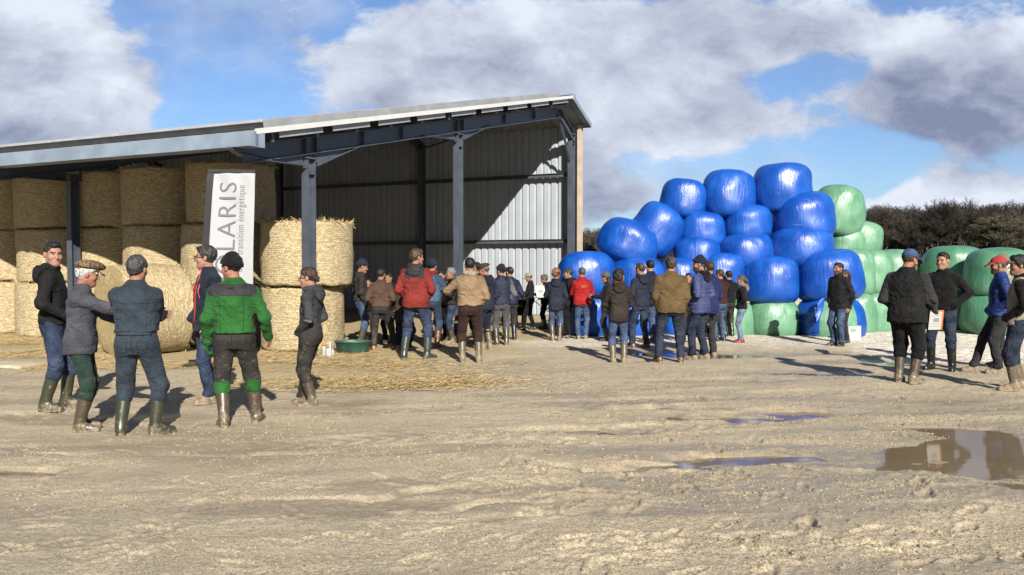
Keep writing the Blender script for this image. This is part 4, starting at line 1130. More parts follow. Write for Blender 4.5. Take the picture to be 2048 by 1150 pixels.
    def ftor(P):
        d = loftd(P, JT, 2.5, jb)
        for sx in (-1, 1): d = smin(d, cone(P, (sx * .045, -.016, 1.450), (sx * .155 * (wS * .7 + .3), -.012, 1.372), .048, .070), .06)
        d = smax(d, hem - P[:, 2] + .006 * np.sin(P[:, 0] * 25 + seed), .015)
        return smax(d, P[:, 2] - collar, .012)
    puff = [C_(jk).name, C_(sleeves).name if sleeves else '']
    isp = 'padded' in puff[0]; isp2 = 'padded' in (puff[1] or puff[0])
    def fj(P):
        t = ftor(P); a = farm(P)
        if isp: t = t - .007 * np.abs(np.sin(P[:, 2] * 47.5)) ** .6
        if isp and not sleeves: a = a - .006 * np.abs(np.sin(P[:, 2] * 47.5)) ** .6
        elb = np.full(len(P), 9.)
        for sh, el, w_, sx, hh in arms_: elb = np.minimum(elb, np.linalg.norm(P - el, axis=1))
        k = .8 + 1.2 * np.exp(-(elb / .11) ** 2) + .7 * np.exp(-((P[:, 2] - 1.06) / .1) ** 2)
        return smin(t, a, .035) + wr(P, .0048, seed + 9, (10, 10, 12)) * k + .004 * vnoise(P[:, 0] * 22, P[:, 1] * 22, P[:, 2] * 26, seed)
    ax = [p[i] for p in arms_ for i in (0, 1, 2)]; ax = np.array(ax)
    lo = np.minimum(ax.min(0) - .1, [-.27 * wS, -.2 * wS, hem - .03]); hi = np.maximum(ax.max(0) + .1, [.27 * wS, .2 * wS, collar + .03])
    lo[2] = min(hem - .03, ax[:, 2].min() - .09)
    V, Q = nets(fj, lo, hi, vx)
    c = V[Q].mean(1); mats = [C_(jk)]; mi = np.zeros(len(Q), int)
    arm_m = (farm(c) < ftor(c) - .004)
    if sleeves: mats.append(C_(sleeves)); mi[arm_m] = len(mats) - 1
    if yoke: mats.append(C_(yoke[0])); mi[(c[:, 2] > yoke[1]) & (np.abs(c[:, 0]) < yoke[2] if len(yoke) > 2 else True)] = len(mats) - 1
    if extra: mats, mi = extra(c, mats, mi, arm_m)
    mesh_np('jacket', warp(V), [Q], mats, mi, parent=root)
    if hood:
        def fhd(P):
            d = cone(P, (-.085, .035, 1.485), (-.075, -.06, 1.49), .030, .040); d = smin(d, cone(P, (-.075, -.06, 1.49), (0, -.115, 1.47), .040, .045), .04)
            d = smin(d, cone(P, (.085, .035, 1.485), (.075, -.06, 1.49), .030, .040), .02); d = smin(d, cone(P, (.075, -.06, 1.49), (0, -.115, 1.47), .040, .045), .04)
            d = smin(d, ell(P, (0, -.13, 1.405), (.125, .055, .095)), .05)
            d = smax(d, -ell(P, (0, -.075, 1.53), (.055, .05, .06)), .02)
            return d + wr(P, .007, seed + 3, (11, 11, 19))
        V, Q = nets(fhd, (-.2, -.23, 1.27), (.2, .12, 1.58), vx); mesh_np('hood', warp(V), [Q], C_(hood), parent=root)
    if scarf:
        def fsc(P):
            d = np.full(len(P), 9.)
            for k in range(8):
                a, b = 2 * math.pi * k / 8, 2 * math.pi * (k + 1) / 8
                d = smin(d, cone(P, (.075 * math.cos(a), .078 * math.sin(a) - .005, 1.50 + .012 * math.sin(a)), (.075 * math.cos(b), .078 * math.sin(b) - .005, 1.50 + .012 * math.sin(b)), .045, .045), .03)
            return d + wr(P, .009, seed + 4, (14, 14, 24))
        V, Q = nets(fsc, (-.17, -.17, 1.42), (.17, .17, 1.6), vx); mesh_np('scarf', warp(V), [Q], C_(scarf), parent=root)
    # --- hair
    def keep(P, n, c_): n = np.array(n) / np.linalg.norm(n); return c_ - P @ n
    thick = {'short': .008, 'bald': .003, 'curly': .026, 'long': .014, 'pony': .011, 'bun': .011, 'mid': .016}[hstyle]
    nzs = 34 if hstyle in ('curly', 'mid') else 55
    def fhair(P):
        d = ell(P, (0, -.014, .037), (.077 + thick * .75, .098 + thick, .087 + thick * 1.25))
        if hstyle in ('short', 'mid'): d = smin(d, ell(P, (0, .045, .098), (.052, .045, .026)), .02)
        d = smax(d, keep(P, (0, -.78, .62), -.020 if hstyle != 'bald' else .03), .022)
        if hstyle in ('short', 'mid', 'curly', 'bald'): d = smax(d, -.072 - P[:, 2], .01)
        if hstyle == 'short':
            d = np.maximum(d, -ell(P, (.088, .012, -.012), (.03, .022, .036))); d = np.maximum(d, -ell(P, (-.088, .012, -.012), (.03, .022, .036)))
        if hstyle in ('pony', 'bun'):
            d = smin(d, ell(P, (0, -.115, .005 if hstyle == 'pony' else -.02), (.032, .03, .034)), .02)
            if hstyle == 'pony': d = smin(d, cone(P, (0, -.135, .0), (.02, -.16, -.15), .035, .018), .02)
        if hstyle == 'long':
            for s in (-1, 0, 1): d = smin(d, cone(P, (s * .045, -.07, .0), (s * .055, -.075, -.17), .05, .03), .04)
        if hat and hat[0] != 'band': d = smax(d, P[:, 2] - .062 - .25 * P[:, 1], .015)
        return d + (.5 * thick + .0015) * vnoise(P[:, 0] * nzs, P[:, 1] * nzs, P[:, 2] * nzs * .7, seed) + .4 * thick * vnoise(P[:, 0] * 75, P[:, 1] * 75, P[:, 2] * 60, seed)
    V, Q = nets(fhair, (-.13, -.23, -.24), (.13, .12, .17), vh); mesh_np('hair', headw(V), [Q], hm_, parent=root)
    # --- hats
    if hat:
        kind, hc = hat[0], hat[1]
        if kind == 'beanie':
            def fhat(P):
                d = smin(ell(P, (0, -.014, .042), (.094, .115, .106)), ell(P, (0, -.03, .12), (.05, .06, .045)), .03)
                d = smax(d, keep(P, (0, -.30, .95), .028), .01)
                q = P @ (np.array([0, -.30, .95]) / np.linalg.norm([0, -.30, .95]))
                rim = np.maximum(ell(P, (0, -.014, .042), (.101, .122, .113)), np.abs(q - .048) - .022)
                return smin(d, rim, .008) + .0025 * np.sin(np.arctan2(P[:, 0], P[:, 1] + .014) * 44) + wr(P, .004, seed, (16, 16, 22))
            V, Q = nets(fhat, (-.14, -.16, -.06), (.14, .14, .19), vh); mesh_np('beanie', headw(V), [Q], C_(hc), parent=root)
        elif kind == 'cap':
            def fhat(P):
                d = ell(P, (0, -.012, .045), (.090, .110, .100)); d = smax(d, keep(P, (0, -.12, .99), .040), .006)
                z = P[:, 2] - (.047 - 1.6 * np.maximum(P[:, 1] - .08, 0) ** 1.5 - 2.2 * P[:, 0] ** 2)
                br = np.maximum(np.maximum((((P[:, 0]) / .082) ** 2 + ((P[:, 1] - .085) / .098) ** 2 - 1) * .06, np.abs(z) - .007), .05 - P[:, 1])
                return smin(d, br, .008)
            V, Q = nets(fhat, (-.12, -.14, -.03), (.12, .2, .17), vh * .85); mesh_np('cap', headw(V), [Q], C_(hc), parent=root)
        elif kind == 'flat':
            def fhat(P):
                d = ell(P, (0, .012, .092), (.104, .136, .052)); d = smin(d, ell(P, (0, -.03, .078), (.104, .116, .056)), .03)
                d = smax(d, keep(P, (0, .1, .99), .058), .01)
                br = np.maximum((((P[:, 0]) / .078) ** 2 + ((P[:, 1] - .08) / .075) ** 2 - 1) * .06, np.abs(P[:, 2] - .058 + .5 * np.maximum(P[:, 1] - .06, 0)) - .007)
                return smin(d, np.maximum(br, .05 - P[:, 1]), .008) + wr(P, .004, seed, (12, 12, 18))
            V, Q = nets(fhat, (-.13, -.17, .0), (.13, .19, .17), vh); mesh_np('flat_cap', headw(V), [Q], C_(hc), parent=root)
        elif kind == 'band':
            def fhat(P): return np.maximum(ell(P, (0, -.014, .037), (.099, .118, .113)), np.abs(P[:, 2] - .015 + P[:, 1] * .1) - .032) + wr(P, .003, seed)
            V, Q = nets(fhat, (-.14, -.16, -.06), (.14, .14, .09), vh); mesh_np('headband', headw(V), [Q], C_(hc), parent=root)
    return dict(root=root, fj=fj, ft=ftr, warp=warp, headw=headw, S=S, arms=arms_, legs=legs, Y=dist)
def hug(pd, a, b, r, mat, name, n=10, front=1, fn='fj'):
    """a thin raised strip lying on the jacket surface, from a to b given as (x, z), on front (+1) or back (-1); (x,z) in body units"""
    pts = []
    for i in range(n):
        t = i / (n - 1); x = a[0] + (b[0] - a[0]) * t; z = a[1] + (b[1] - a[1]) * t
        ys = np.linspace(.35, -.05, 160) * front
        P = np.stack([np.full(160, x), ys, np.full(160, z)], -1); d = pd[fn](P)
        k = np.argmax(d < 0); pts.append((x, ys[k], z))
    pts = (pd['warp'](np.array(pts)) if fn == 'fj' else np.array(pts)); mb = MB(); mb.tube(pts, r, 6)
    o = mb.build(name, mat, smooth=True); o.parent = pd['root']; return o
# ------------------------------------------------------------------ the people of the photo
B_ = lambda k: ('boot', k)
S_ = lambda k: ('shoe', k)
M_ZIP = paint('red zip tape', (.32, .012, .015), .5, 0, .1)
M_REFL = paint('reflective tape', (.33, .34, .36), .4, 0, .1)
# left group
pa = person(110, 824, 481, -72, 'young man in black hooded jacket, jeans and olive boots looking at the camera', 'black', 'jeans', B_('olive'), ('jean', ((.20, .16, .99), (.7, -1, -.1), 0)), hair=HB,
       head=(-62, -4), hood='black', feet=((-.10, .10, 0), (.12, -.06, -25)), hem=.90, skin=SK2)
person(163, 862, 520, -76, 'old man in tan checked flat cap, grey blue coat and green trousers, reaching out', 'greyblue', 'dkgreen', B_('brown'), (((-.02, .47, 1.07), (.6, -.2, -1), 1), ((.10, .53, 1.22), (.8, -.1, -.8), 1)), hair=HWH,
       hstyle='mid', hat=('flat', 'captan'), head=(12, -10), hem=.80, lean=.07, skin=SKR, feet=((-.10, -.02, 0), (.12, .02, -8)), jbulk=1.06)
pb = person(276, 869, 510, 4, 'grey haired man in slate blue overalls with folded arms, back turned', 'overall', 'overall', B_('olive'), ('cross', 'cross'), hair=(.022, .021, .022), hstyle='mid', head=(-8, 0), hem=1.015,
       bulk=1.1, feet=((-.16, .0, 8), (.17, .02, -52)), jbulk=1.06, tb=1.08)
def seams(p, cm, lines, fn='fj', front=-1, r=.0035, name='seam'):
    for a, b in lines: hug(p, a, b, r, cm, name, 12, front, fn)
SEAM = cloth('dark overall seam', (.007, .010, .016))
seams(pb, SEAM, [((-.17, 1.30), (.17, 1.30)), ((-.15, 1.33), (-.13, 1.05)), ((.15, 1.33), (.13, 1.05))])
seams(pb, SEAM, [((-.14, .93), (-.05, .93)), ((-.14, .93), (-.135, .82)), ((-.135, .82), (-.055, .82)), ((-.055, .82), (-.05, .93)), ((.05, .93), (.14, .93)), ((.05, .93), (.055, .82)), ((.055, .82), (.135, .82)), ((.135, .82), (.14, .93)), ((0, 1.0), (0, .82))], 'ft')
hug(pb, (-.16, 1.005), (.16, 1.005), .016, C_('overall'), 'waistband', 14, -1, 'ft')
pc = person(418, 806, 490, 128, 'man with glasses in navy jacket with red zips and blue jeans', 'navy', 'jeans', S_('hike'), ('down', 'pocket'), hair=(.012, .011, .011), hstyle='mid', head=(-28, 0), hem=.80,
       feet=((-.13, .03, 10), (.10, -.10, -10)), bulk=1.06, skin=SK2)
hug(pc, (0, 1.52), (0, .90), .008, M_ZIP, 'front_zip'); hug(pc, (.07, 1.33), (.10, 1.17), .008, M_ZIP, 'chest_zip'); hug(pc, (-.07, 1.33), (-.10, 1.17), .008, M_ZIP, 'chest_zip')
M_BLK = paint('black plastic', (.012, .012, .013), .35, 0, .15)
def glasses(p, mat=M_BLK):
    mb = MB()
    for s in (-1, 1):
        ring = [(s * .032 + .021 * math.cos(a), .106 + .0 * abs(a), .003 + .016 * math.sin(a)) for a in np.linspace(0, 2 * math.pi, 13)]
        mb.tube(ring, .0028, 5, cap=False); mb.tube([(s * .053, .104, .006), (s * .084, .02, .006), (s * .086, -.01, .0)], .0026, 5)
    mb.tube([(-.011, .108, .006), (.011, .108, .006)], .0026, 5)
    mb.v = [tuple(r) for r in p['headw'](np.array(mb.v))]
    o = mb.build('glasses', mat, smooth=True); o.parent = p['root']
glasses(pc)
def green_collar(c, mats, mi, am):
    mats.append(C_('green')); mi[(c[:, 2] > 1.462) & ~am] = len(mats) - 1
    mi[am & (np.abs(c[:, 0]) > .235)] = 0
    return mats, mi
pd_ = person(470, 852, 507, 8, 'man in bright green work jacket with charcoal yoke and black beanie', 'green', 'greym', B_('brown'), ('down', ((.30, .10, .90), (.5, -1, 0), 1)), hair=HDK, hat=('beanie', 'blackc'), head=(58, -6),
       hem=.955, bulk=1.12, yoke=('yoke', 1.345), extra=green_collar, cuff=('green', .465), feet=((-.10, -.06, 25), (.19, .16, -14)), glove=(-1, 'green'), skin=SKR, tb=1.06)
DSEAM = cloth('dark seam', (.006, .006, .006))
GSEAM = cloth('dark green seam', (.003, .022, .004))
seams(pd_, GSEAM, [((-.20, 1.342), (.20, 1.342)), ((-.12, 1.33), (-.11, .98)), ((.12, 1.33), (.11, .98))])
seams(pd_, DSEAM, [((-.05, 1.42), (.03, 1.42))], r=.006, name='hanger_tab')
hug(pd_, (-.16, .975), (.16, .975), .015, C_('green'), 'waistband', 14, -1)
seams(pd_, DSEAM, [((-.14, .89), (-.05, .89)), ((-.14, .89), (-.135, .79)), ((.05, .89), (.14, .89)), ((.135, .79), (.14, .89)), ((0, .95), (0, .80))], 'ft')
def muddy_elbow(c, mats, mi, am):
    mats.append(C_('shirt')); mi[am & (c[:, 0] < -.10) & (np.abs(c[:, 2] - 1.125 - .3 * c[:, 1]) < .014)] = len(mats) - 1
    return mats, mi
pe = person(622, 812, 533, 84, 'young woman in grey hooded jacket with brown hair tied back, hands in pockets', 'grey', 'greym', B_('brown'), ('pocket', 'pocket'), hair=HBR, hstyle='bun', head=(4, -4), hood='grey', hem=.86,
       fem=True, feet=((-.08, -.04, 5), (.10, .10, 0)), bulk=1.0, skin=SK2, tb=1.2, extra=muddy_elbow)
glasses(pe)
# middle group at the barn mouth
GM = 'people gathered at the barn mouth'; GR_ = 'people standing by the blue bales'; GE = 'people talking on the right'
person(722, 696, 519, -70, 'man in navy beanie and dark vest with brown sleeves beside the straw bale', 'charcoal', 'jeansm', B_('tanb' if 0 else 'brown'), ('pocket', 'jean'), hat=('beanie', 'navy'), head=(-6, -12), sleeves='dkbrown', hem=.92, group=GM, feet=((-.08, .02, 0), (.09, -.03, 0)))
person(762, 704, 536, 0, 'man in brown fleece and grey trousers with legs apart, back turned', 'brownf', 'greym', S_('tanb'), ('pocket', 'pocket'), hair=HDK, head=(-10, 0), hem=.94, bulk=1.06, feet=((-.15, -.02, 12), (.27, .22, -20)), group=GM)
person(779, 690, 545, 150, 'man facing the brown fleece with hand at his chin, mostly hidden', 'blackc', 'charcoal', S_('blacksh'), ('down', 'chin'), hair=HB, head=(0, 0), group=GM)
person(738, 682, 556, 175, 'person in black deep in the shade behind the brown fleece', 'blackc', 'charcoal', S_('blacksh'), ('down', 'down'), hair=HB, group=GM)
person(806, 704, 549, -10, 'man in olive brown jacket leaning forward behind the brick red jacket', 'olivej', 'jeansd', S_('tanb'), ('front', 'front'), hair=HB, hem=.95, lean=.28, head=(0, -30), group=GM, drop=.12)
pf = person(832, 722, 497, -8, 'tall man in brick red jacket with charcoal hooded yoke, back turned', 'red', 'jeans', B_('dkg'), ('pocket', 'pocket'), hair=HDK, hstyle='mid', head=(-48, 0), hood='yoke', yoke=('yoke', 1.30, .165), hem=.83, bulk=1.06, jbulk=1.05,
       feet=((-.19, -.02, 8), (.19, .0, -38)), group=GM)
person(864, 700, 518, -15, 'man in navy beanie and denim jacket behind the brick red jacket', 'denim', 'jeans', B_('chest'), ('down', 'front'), hat=('beanie', 'navy'), hem=.92, group=GM, scarf='redc')
person(884, 680, 541, 160, 'dark haired man facing forward behind the grey haired man', 'charcoal', 'blackc', S_('blacksh'), ('down', 'down'), hair=HB, group=GM, skin=SK2)
person(903, 690, 535, 105, 'grey haired man in black leather jacket and jeans facing left', 'leather', 'jeans', B_('brown'), ('front', 'front'), hair=(.08, .08, .08), hstyle='mid', head=(8, 0), hem=.90, group=GM, skin=SKR, bulk=1.05)
person(940, 728, 514, 6, 'man in tan blouson with cream scarf and brown trousers, gesturing', 'tan', 'maroon', B_('muddy'), (((.30, .30, 1.24), (1, -.5, -.8), 1), 'pocket'), hair=HB, head=(5, 0), scarf='scarf', hem=.955, bulk=1.08, jbulk=1.1, feet=((-.13, .0, 10), (.15, .0, -12)), group=GM,
       extra=None)
person(972, 706, 526, 50, 'man in brown flat cap and navy hooded jacket, head bent left', 'navys', 'navy', B_('muddy'), ('pocket', 'pocket'), hat=('flat', 'capbrown'), hair=HGR, head=(28, -14), hood='navy', hem=.82, group=GM, skin=SKR)
person(954, 690, 524, 80, 'man in dark cap mostly hidden behind the brown flat cap', 'blackc', 'blackc', B_('brown'), ('down', 'down'), hat=('cap', 'capdk'), hair=HGR, group=GM)
person(1003, 693, 529, 12, 'man in navy beanie and navy padded vest with pale grey sleeves', 'puffn', 'greyt', B_('olive'), ('pocket', 'pocket'), hat=('beanie', 'navy'), hair=HDK, head=(40, 0), sleeves='greyl', hem=.90, group=GM, bulk=1.04)
person(1020, 683, 533, 20, 'dark haired man in dark padded jacket beside the grey sleeved vest', 'puffn', 'charcoal', B_('black'), ('down', 'pocket'), hair=HDK, head=(25, 0), group=GM, hem=.85)
person(1040, 658, 578, 178, 'man sitting at the folding table holding a tablet', 'blackc', 'blackc', S_('blacksh'), ('hold', 'hold'), hair=HGR, hstyle='short', head=(10, -18), group=GM, drop=.42, feet=((-.12, .40, 0), (.12, .40, 0)))
person(1060, 664, 545, 88, 'man in beige cap and black jacket facing left at the table', 'black', 'blackc', S_('blacksh'), ('hold', 'hold'), hat=('cap', 'capbeige'), hair=HGR, head=(4, -16), hem=.86, group=GM, feet=((-.1, .20, 0), (.1, -.12, 0)))
person(1090, 662, 549, 95, 'curly haired woman in dark coat holding white papers', 'blackc', 'blackc', B_('black'), ('hold', 'hold'), hair=(.05, .038, .028), hstyle='curly', head=(-10, -10), scarf=None, hem=.80, fem=True, group=GM)
person(1112, 684, 537, 0, 'woman in navy hooded coat with brown curls under a black headband', 'navys', 'jeansm', B_('brown'), ('front', 'jean'), hair=(.09, .042, .018), hstyle='curly', hat=('band', 'blackc'), head=(-35, 0), hood='navys', hem=.76, fem=True, stance=.085, group=GR_, jbulk=1.08)
person(1138, 678, 536, 85, 'man in black open jacket facing left beside the bright red jacket', 'black', 'blackc', S_('blacksh'), ('pocket', 'down'), hair=(.02, .013, .009), head=(0, 0), hood='black', hem=.82, group=GR_, skin=SK2)
pg = person(1164, 681, 534, -6, 'grey haired man in bright red jacket with yellow print on the back', 'red2', 'jeansm', S_('hike'), ('front', 'front'), hair=(.035, .033, .031), head=(22, 0), hem=.84, bulk=1.05, jbulk=1.12, stance=.09, group=GR_)
person(1168, 671, 529, 30, 'man in tan jacket half hidden behind the bright red jacket', 'tan', 'charcoal', S_('blacksh'), ('down', 'down'), hair=HBR, group=GR_)
person(1213, 684, 544, 78, 'woman in pale grey knit hat and black coat facing left', 'blackc', 'charcoal', B_('black'), ('hold', 'hold'), hair=HBR, hstyle='long', hat=('beanie', 'beaniegrey'), fem=True, hem=.72, group=GR_, head=(0, -6))
person(1228, 674, 541, 60, 'person in dark cap behind the woman in the brown jacket', 'charcoal', 'blackc', B_('black'), ('down', 'pocket'), hair=HB, hat=('beanie', 'capdk'), group=GR_)
person(1237, 727, 537, 2, 'dark haired woman in dark brown hooded jacket, blue jeans and muddy boots', 'dkbrown', 'jeansm', B_('muddy'), ('front', 'front'), hair=(.005, .004, .0035), hstyle='long', head=(-38, 0), hood='dkbrown', hem=.80, fem=True, group=GR_, stance=.10, scarf='redc', jbulk=1.06)
person(1281, 698, 525, 28, 'brown haired man in navy hooded jacket and jeans with knee bent', 'navys', 'jeans', S_('leather'), ('pocket', 'pocket'), hair=(.026, .015, .009), head=(18, 0), hood='navys', hem=.86, feet=((-.12, .12, 0), (.12, -.06, -5)), group=GR_)
person(1300, 688, 519, 35, 'dark haired man in navy coat and pale jeans behind the navy hooded man', 'navy', 'jeansm', S_('leather'), ('down', 'pocket'), hair=HB, head=(-20, 0), group=GR_, skin=SK2)
person(1341, 728, 513, -2, 'broad man in olive brown corduroy jacket and jeans, back turned', 'olivecord', 'jeansd', S_('leather'), ('jean', 'jean'), hair=(.020, .018, .016), hstyle='mid', head=(4, 0), hem=.835, bulk=1.22, jbulk=1.04, feet=((-.19, .0, 22), (.17, .0, -14)), group=GR_)
person(1376, 688, 545, 165, 'person in rust brown trousers mostly hidden behind the corduroy jacket', 'olivej', 'olivej', B_('black'), ('down', 'down'), hair=HB, group=GR_)
ph_ = person(1400, 722, 512, 52, 'bearded man in navy beanie and slate blue padded jacket', 'puffb', 'jeansd', S_('hike'), ('pocket', 'pocket'), hair=HGR, hat=('beanie', 'navy'), head=(28, -4), hood='blackc', hem=.80, bulk=1.04, beard=True, group=GR_, feet=((-.10, .08, 0), (.12, -.05, -5)))
pcam = person(1418, 711, 521, 30, 'photographer in royal blue coat behind the padded jacket, camera in hand', 'royal', 'charcoal', S_('hike'), ('down', ((.27, .22, .93), (.5, -1, 0), 1)), hair=HBR, head=(0, 0), hem=.80, group=GR_)
person(1440, 685, 538, 28, 'man in maroon jumper and pale jeans facing the bales', 'maroonj', 'jeansm', S_('blacksh'), ('front', 'front'), hair=HDK, head=(20, 0), hem=.93, group=GR_)
person(1457, 677, 541, 20, 'man in black fleece and grey brown trousers behind the maroon jumper', 'blackc', 'greym', B_('black'), ('pocket', 'pocket'), hair=HB, head=(0, 0), hem=.90, group=GR_)
person(1483, 688, 549, 72, 'woman in black jacket with ponytail, pale jeans and red trainers', 'blackc', 'jeansl', S_('redsh'), ('pocket', 'pocket'), hair=HDK, hstyle='pony', head=(8, 0), scarf='hoodg', hood='hoodg', hem=.88, fem=True, stance=.07, group=GR_, jbulk=1.08)
pi_ = person(1676, 696, 524, 122, 'man standing alone in black jacket and pale jeans before the bales', 'black', 'jeansm', S_('blacksh'), ('pocket', 'pocket'), hair=HB, head=(-8, 2), hem=.80, group=GE, stance=.09, collar=1.56, beard=True, jbulk=1.06)
person(1689, 688, 539, 100, 'dark figure just behind the man standing alone', 'blackc', 'charcoal', S_('blacksh'), ('down', 'jean'), hair=HBR, hstyle='pony', group=GE, fem=True)
# right group
pj = person(1812, 772, 497, -42, 'heavy man in blue baseball cap and black vest with charcoal sleeves', 'black', 'blackc', B_('brown'), ('pocket', ((.24, .20, .92), (.6, -1, 0), 1)), hat=('cap', 'capblue'), hair=HBR, head=(-26, -14), sleeves='charcoal', hem=.80, bulk=1.2, jbulk=1.05, tb=1.1,
       feet=((-.10, .04, 0), (.10, -.02, -25)), group=GE, skin=SKR, beard=True)
person(1884, 744, 503, 140, 'young man in black zip fleece, dark jeans and tall black boots', 'blackc', 'jeansd', B_('black'), ('down', 'hip') if 0 else ('hip', 'down'), hair=HB, head=(-14, 0), hem=.90, feet=((-.14, .02, 10), (.16, -.02, -14)), group=GE, skin=SK2)
person(1996, 752, 512, 74, 'man in coral red cap and royal blue padded jacket', 'puffr', 'charcoal', S_('hike'), ('pocket', 'pocket'), hat=('cap', 'capred'), hair=HDK, head=(2, -4), hem=.86, feet=((-.12, .02, 0), (.10, .30, 0)), group=GE, beard=True)
person(2002, 741, 508, 80, 'man in khaki cap hidden behind the red cap', 'beige', 'charcoal', B_('brown'), ('down', 'pocket'), hat=('cap', 'capkhaki'), hair=HBR, group=GE)
person(2036, 786, 509, 60, 'dark haired man in beige vest with black sleeves and olive boots at right edge', 'beige', 'jeansd', B_('muddy'), ('pocket', 'pocket'), hair=HB, hstyle='mid', head=(18, 0), sleeves='blackc', hood='blackc', hem=.86, bulk=1.08, group=GE, tb=1.1, feet=((-.12, .05, 15), (.10, -.02, 5)))

# yellow print on the red jacket: two short illegible lines
def back_marks(p, rows, mat):
    mb = MB()
    rs = random.Random(4)
    for z, x0, x1, h in rows:
        x = x0
        while x < x1:
            w_ = rs.uniform(.008, .015)
            ys = np.linspace(-.35, .05, 160); P = np.stack([np.full(160, x + w_ / 2), ys, np.full(160, z)], -1); k = np.argmax(p['fj'](P) < 0)
            mb.box((x + w_ / 2, ys[k] - .002, z), (w_, .008, h * rs.uniform(.75, 1.0))); x += w_ + rs.uniform(.003, .006)
    mb.v = [tuple(r) for r in p['warp'](np.array(mb.v))]
    o = mb.build('back_print', mat); o.parent = p['root']
back_marks(pg, [(1.315, -.02, .13, .020), (1.285, .0, .12, .018)], C_('yellow'))

# ------------------------------------------------------------------ things people hold
M_PAPER = paint('white paper', (.29, .287, .28), .6, 0, .03); M_INK = paint('grey print', (.14, .14, .15), .6, 0, .1); M_ORG = paint('orange stripe', (.42, .12, .03), .5, 0, .1)
def sheet(name, c, w, h, rotz, tilt, label, cat, stripe=False, thick=.006):
    Mx = (Matrix.Rotation(R(rotz), 3, 'Z') @ Matrix.Rotation(R(tilt), 3, 'X'))
    root = empty(name, c); tag(root, label, cat)
    mb = MB(); mb.box((0, 0, 0), (w, thick, h), Mx); mb.build('page', M_PAPER, root)
    mb = MB()
    for k in range(6):
        if k in (2, 3): continue
        mb.box(Mx @ Vector((-.01, -thick / 2 - .0015, h * (.36 - k * .14))), (w * (.7 if k else .5), .001, h * .022), Mx)
    mb.box(Mx @ Vector((0, -thick / 2 - .0015, -.0)), (w * .4, .001, h * .2), Mx); mb.build('print', M_INK, root)
    if stripe: mb = MB(); mb.box(Mx @ Vector((w / 2 - .012, -thick / 2 - .002, 0)), (.022, .002, h), Mx); mb.box(Mx @ Vector((0, -thick / 2 - .002, h / 2 - .01)), (w, .002, .016), Mx); mb.build('stripe', M_ORG, root)
    return root
sheet('brochure', at(1872, 640, pj['Y'] - .05), .21, .27, 10, 8, 'white brochure with orange edge held by the blue cap man', 'brochure', True)
sheet('paper', at(1081, 583, 20.4), .24, .31, 20, -25, 'white sheet held by the curly haired woman', 'paper')
sheet('tablet', at(1031, 583, 20.9), .02, .26, 30, -30, 'tablet held by the man sitting at the table', 'tablet')
# camera in the photographer's hand
cr = empty('camera', at(1432, 638, pcam['Y'] - .35), R(25)); tag(cr, 'black camera with long lens hanging from the photographer hand', 'camera')
mb = MB(); mb.box((0, 0, 0), (.15, .075, .10)); mb.box((0, 0, .06), (.06, .06, .035)); mb.box((.06, -.02, 0), (.035, .07, .095)); mb.build('camera_body', M_BLK, cr, bevel=.008)
mb = MB(); mb.tube([(-.02, 0, -.02), (-.10, -.01, -.055), (-.20, -.02, -.10), (-.23, -.025, -.115)], [.042, .040, .046, .050], 16); mb.build('lens', M_BLK, cr, smooth=True)

# ------------------------------------------------------------------ banner
M_BAN = paint('white banner cloth', (.25, .255, .275), .75, 0, .03, bump=.1); M_SLV = paint('black banner sleeve', (.004, .004, .006), .7, 0, .1); M_TXT = paint('grey banner lettering', (.08, .08, .09), .7, 0, .05)
YB = 13.75
tl, tr_, br_, bl = at(426, 345, YB), at(511, 347, YB + .05), at(504, 640, YB - .02), at(409, 640, YB - .07)
ban = empty('banner', (bl[0], bl[1], 0)); tag(ban, 'tall white advertising banner with grey vertical lettering on a pole', 'banner')
def bpt(a, b, off=0):
    """a across 0..1, b up 0..1"""
    p = (bl * (1 - a) + br_ * a) * (1 - b) + (tl * (1 - a) + tr_ * a) * b
    w_ = .018 * math.sin(a * 5 + b * 4) + .02 * math.sin(b * 9 - a * 3) * (1 - b) + .012 * math.sin(a * 11 + b * 17) * max(0, b - .75) * 4
    return Vector((p[0], p[1] - w_ - off, p[2]))
def child(o, p): o.parent = p; o.matrix_parent_inverse = Matrix.Translation(-Vector(p.location)); return o
nu, nv = 24, 60; vs_ = [bpt(i / nu, j / nv) for j in range(nv + 1) for i in range(nu + 1)]
fs_ = [(j * (nu + 1) + i, j * (nu + 1) + i + 1, (j + 1) * (nu + 1) + i + 1, (j + 1) * (nu + 1) + i) for j in range(nv) for i in range(nu)]
mb = MB(); mb.raw(vs_, fs_); o = child(mb.build('banner_cloth', M_BAN, smooth=True), ban); md = o.modifiers.new('s', 'SOLIDIFY'); md.thickness = .003; md.offset = 1
mb = MB(); ns = 30
for j in range(ns): 
    p, q_ = bpt(-.06, j / ns), bpt(-.06, (j + 1) / ns); mb.beam(p, q_ + Vector((0, 0, .002)), .10, .03, up=(0, 1, 0))
mb.beam(bpt(-.12, 1.012), bpt(1.0, 1.012), .03, .055)
child(mb.build('banner_sleeve', M_SLV), ban)
mb = MB(); p0 = bpt(-.06, 0); mb.tube([Vector((p0.x - .03, p0.y + .03, 0)), p0 + Vector((0, .02, 0)), bpt(-.06, 1.0) + Vector((0, .025, 0))], .016, 8); mb.box((p0.x - .03, p0.y + .03, .03), (.45, .45, .04)); child(mb.build('banner_pole', M_BLK), ban)
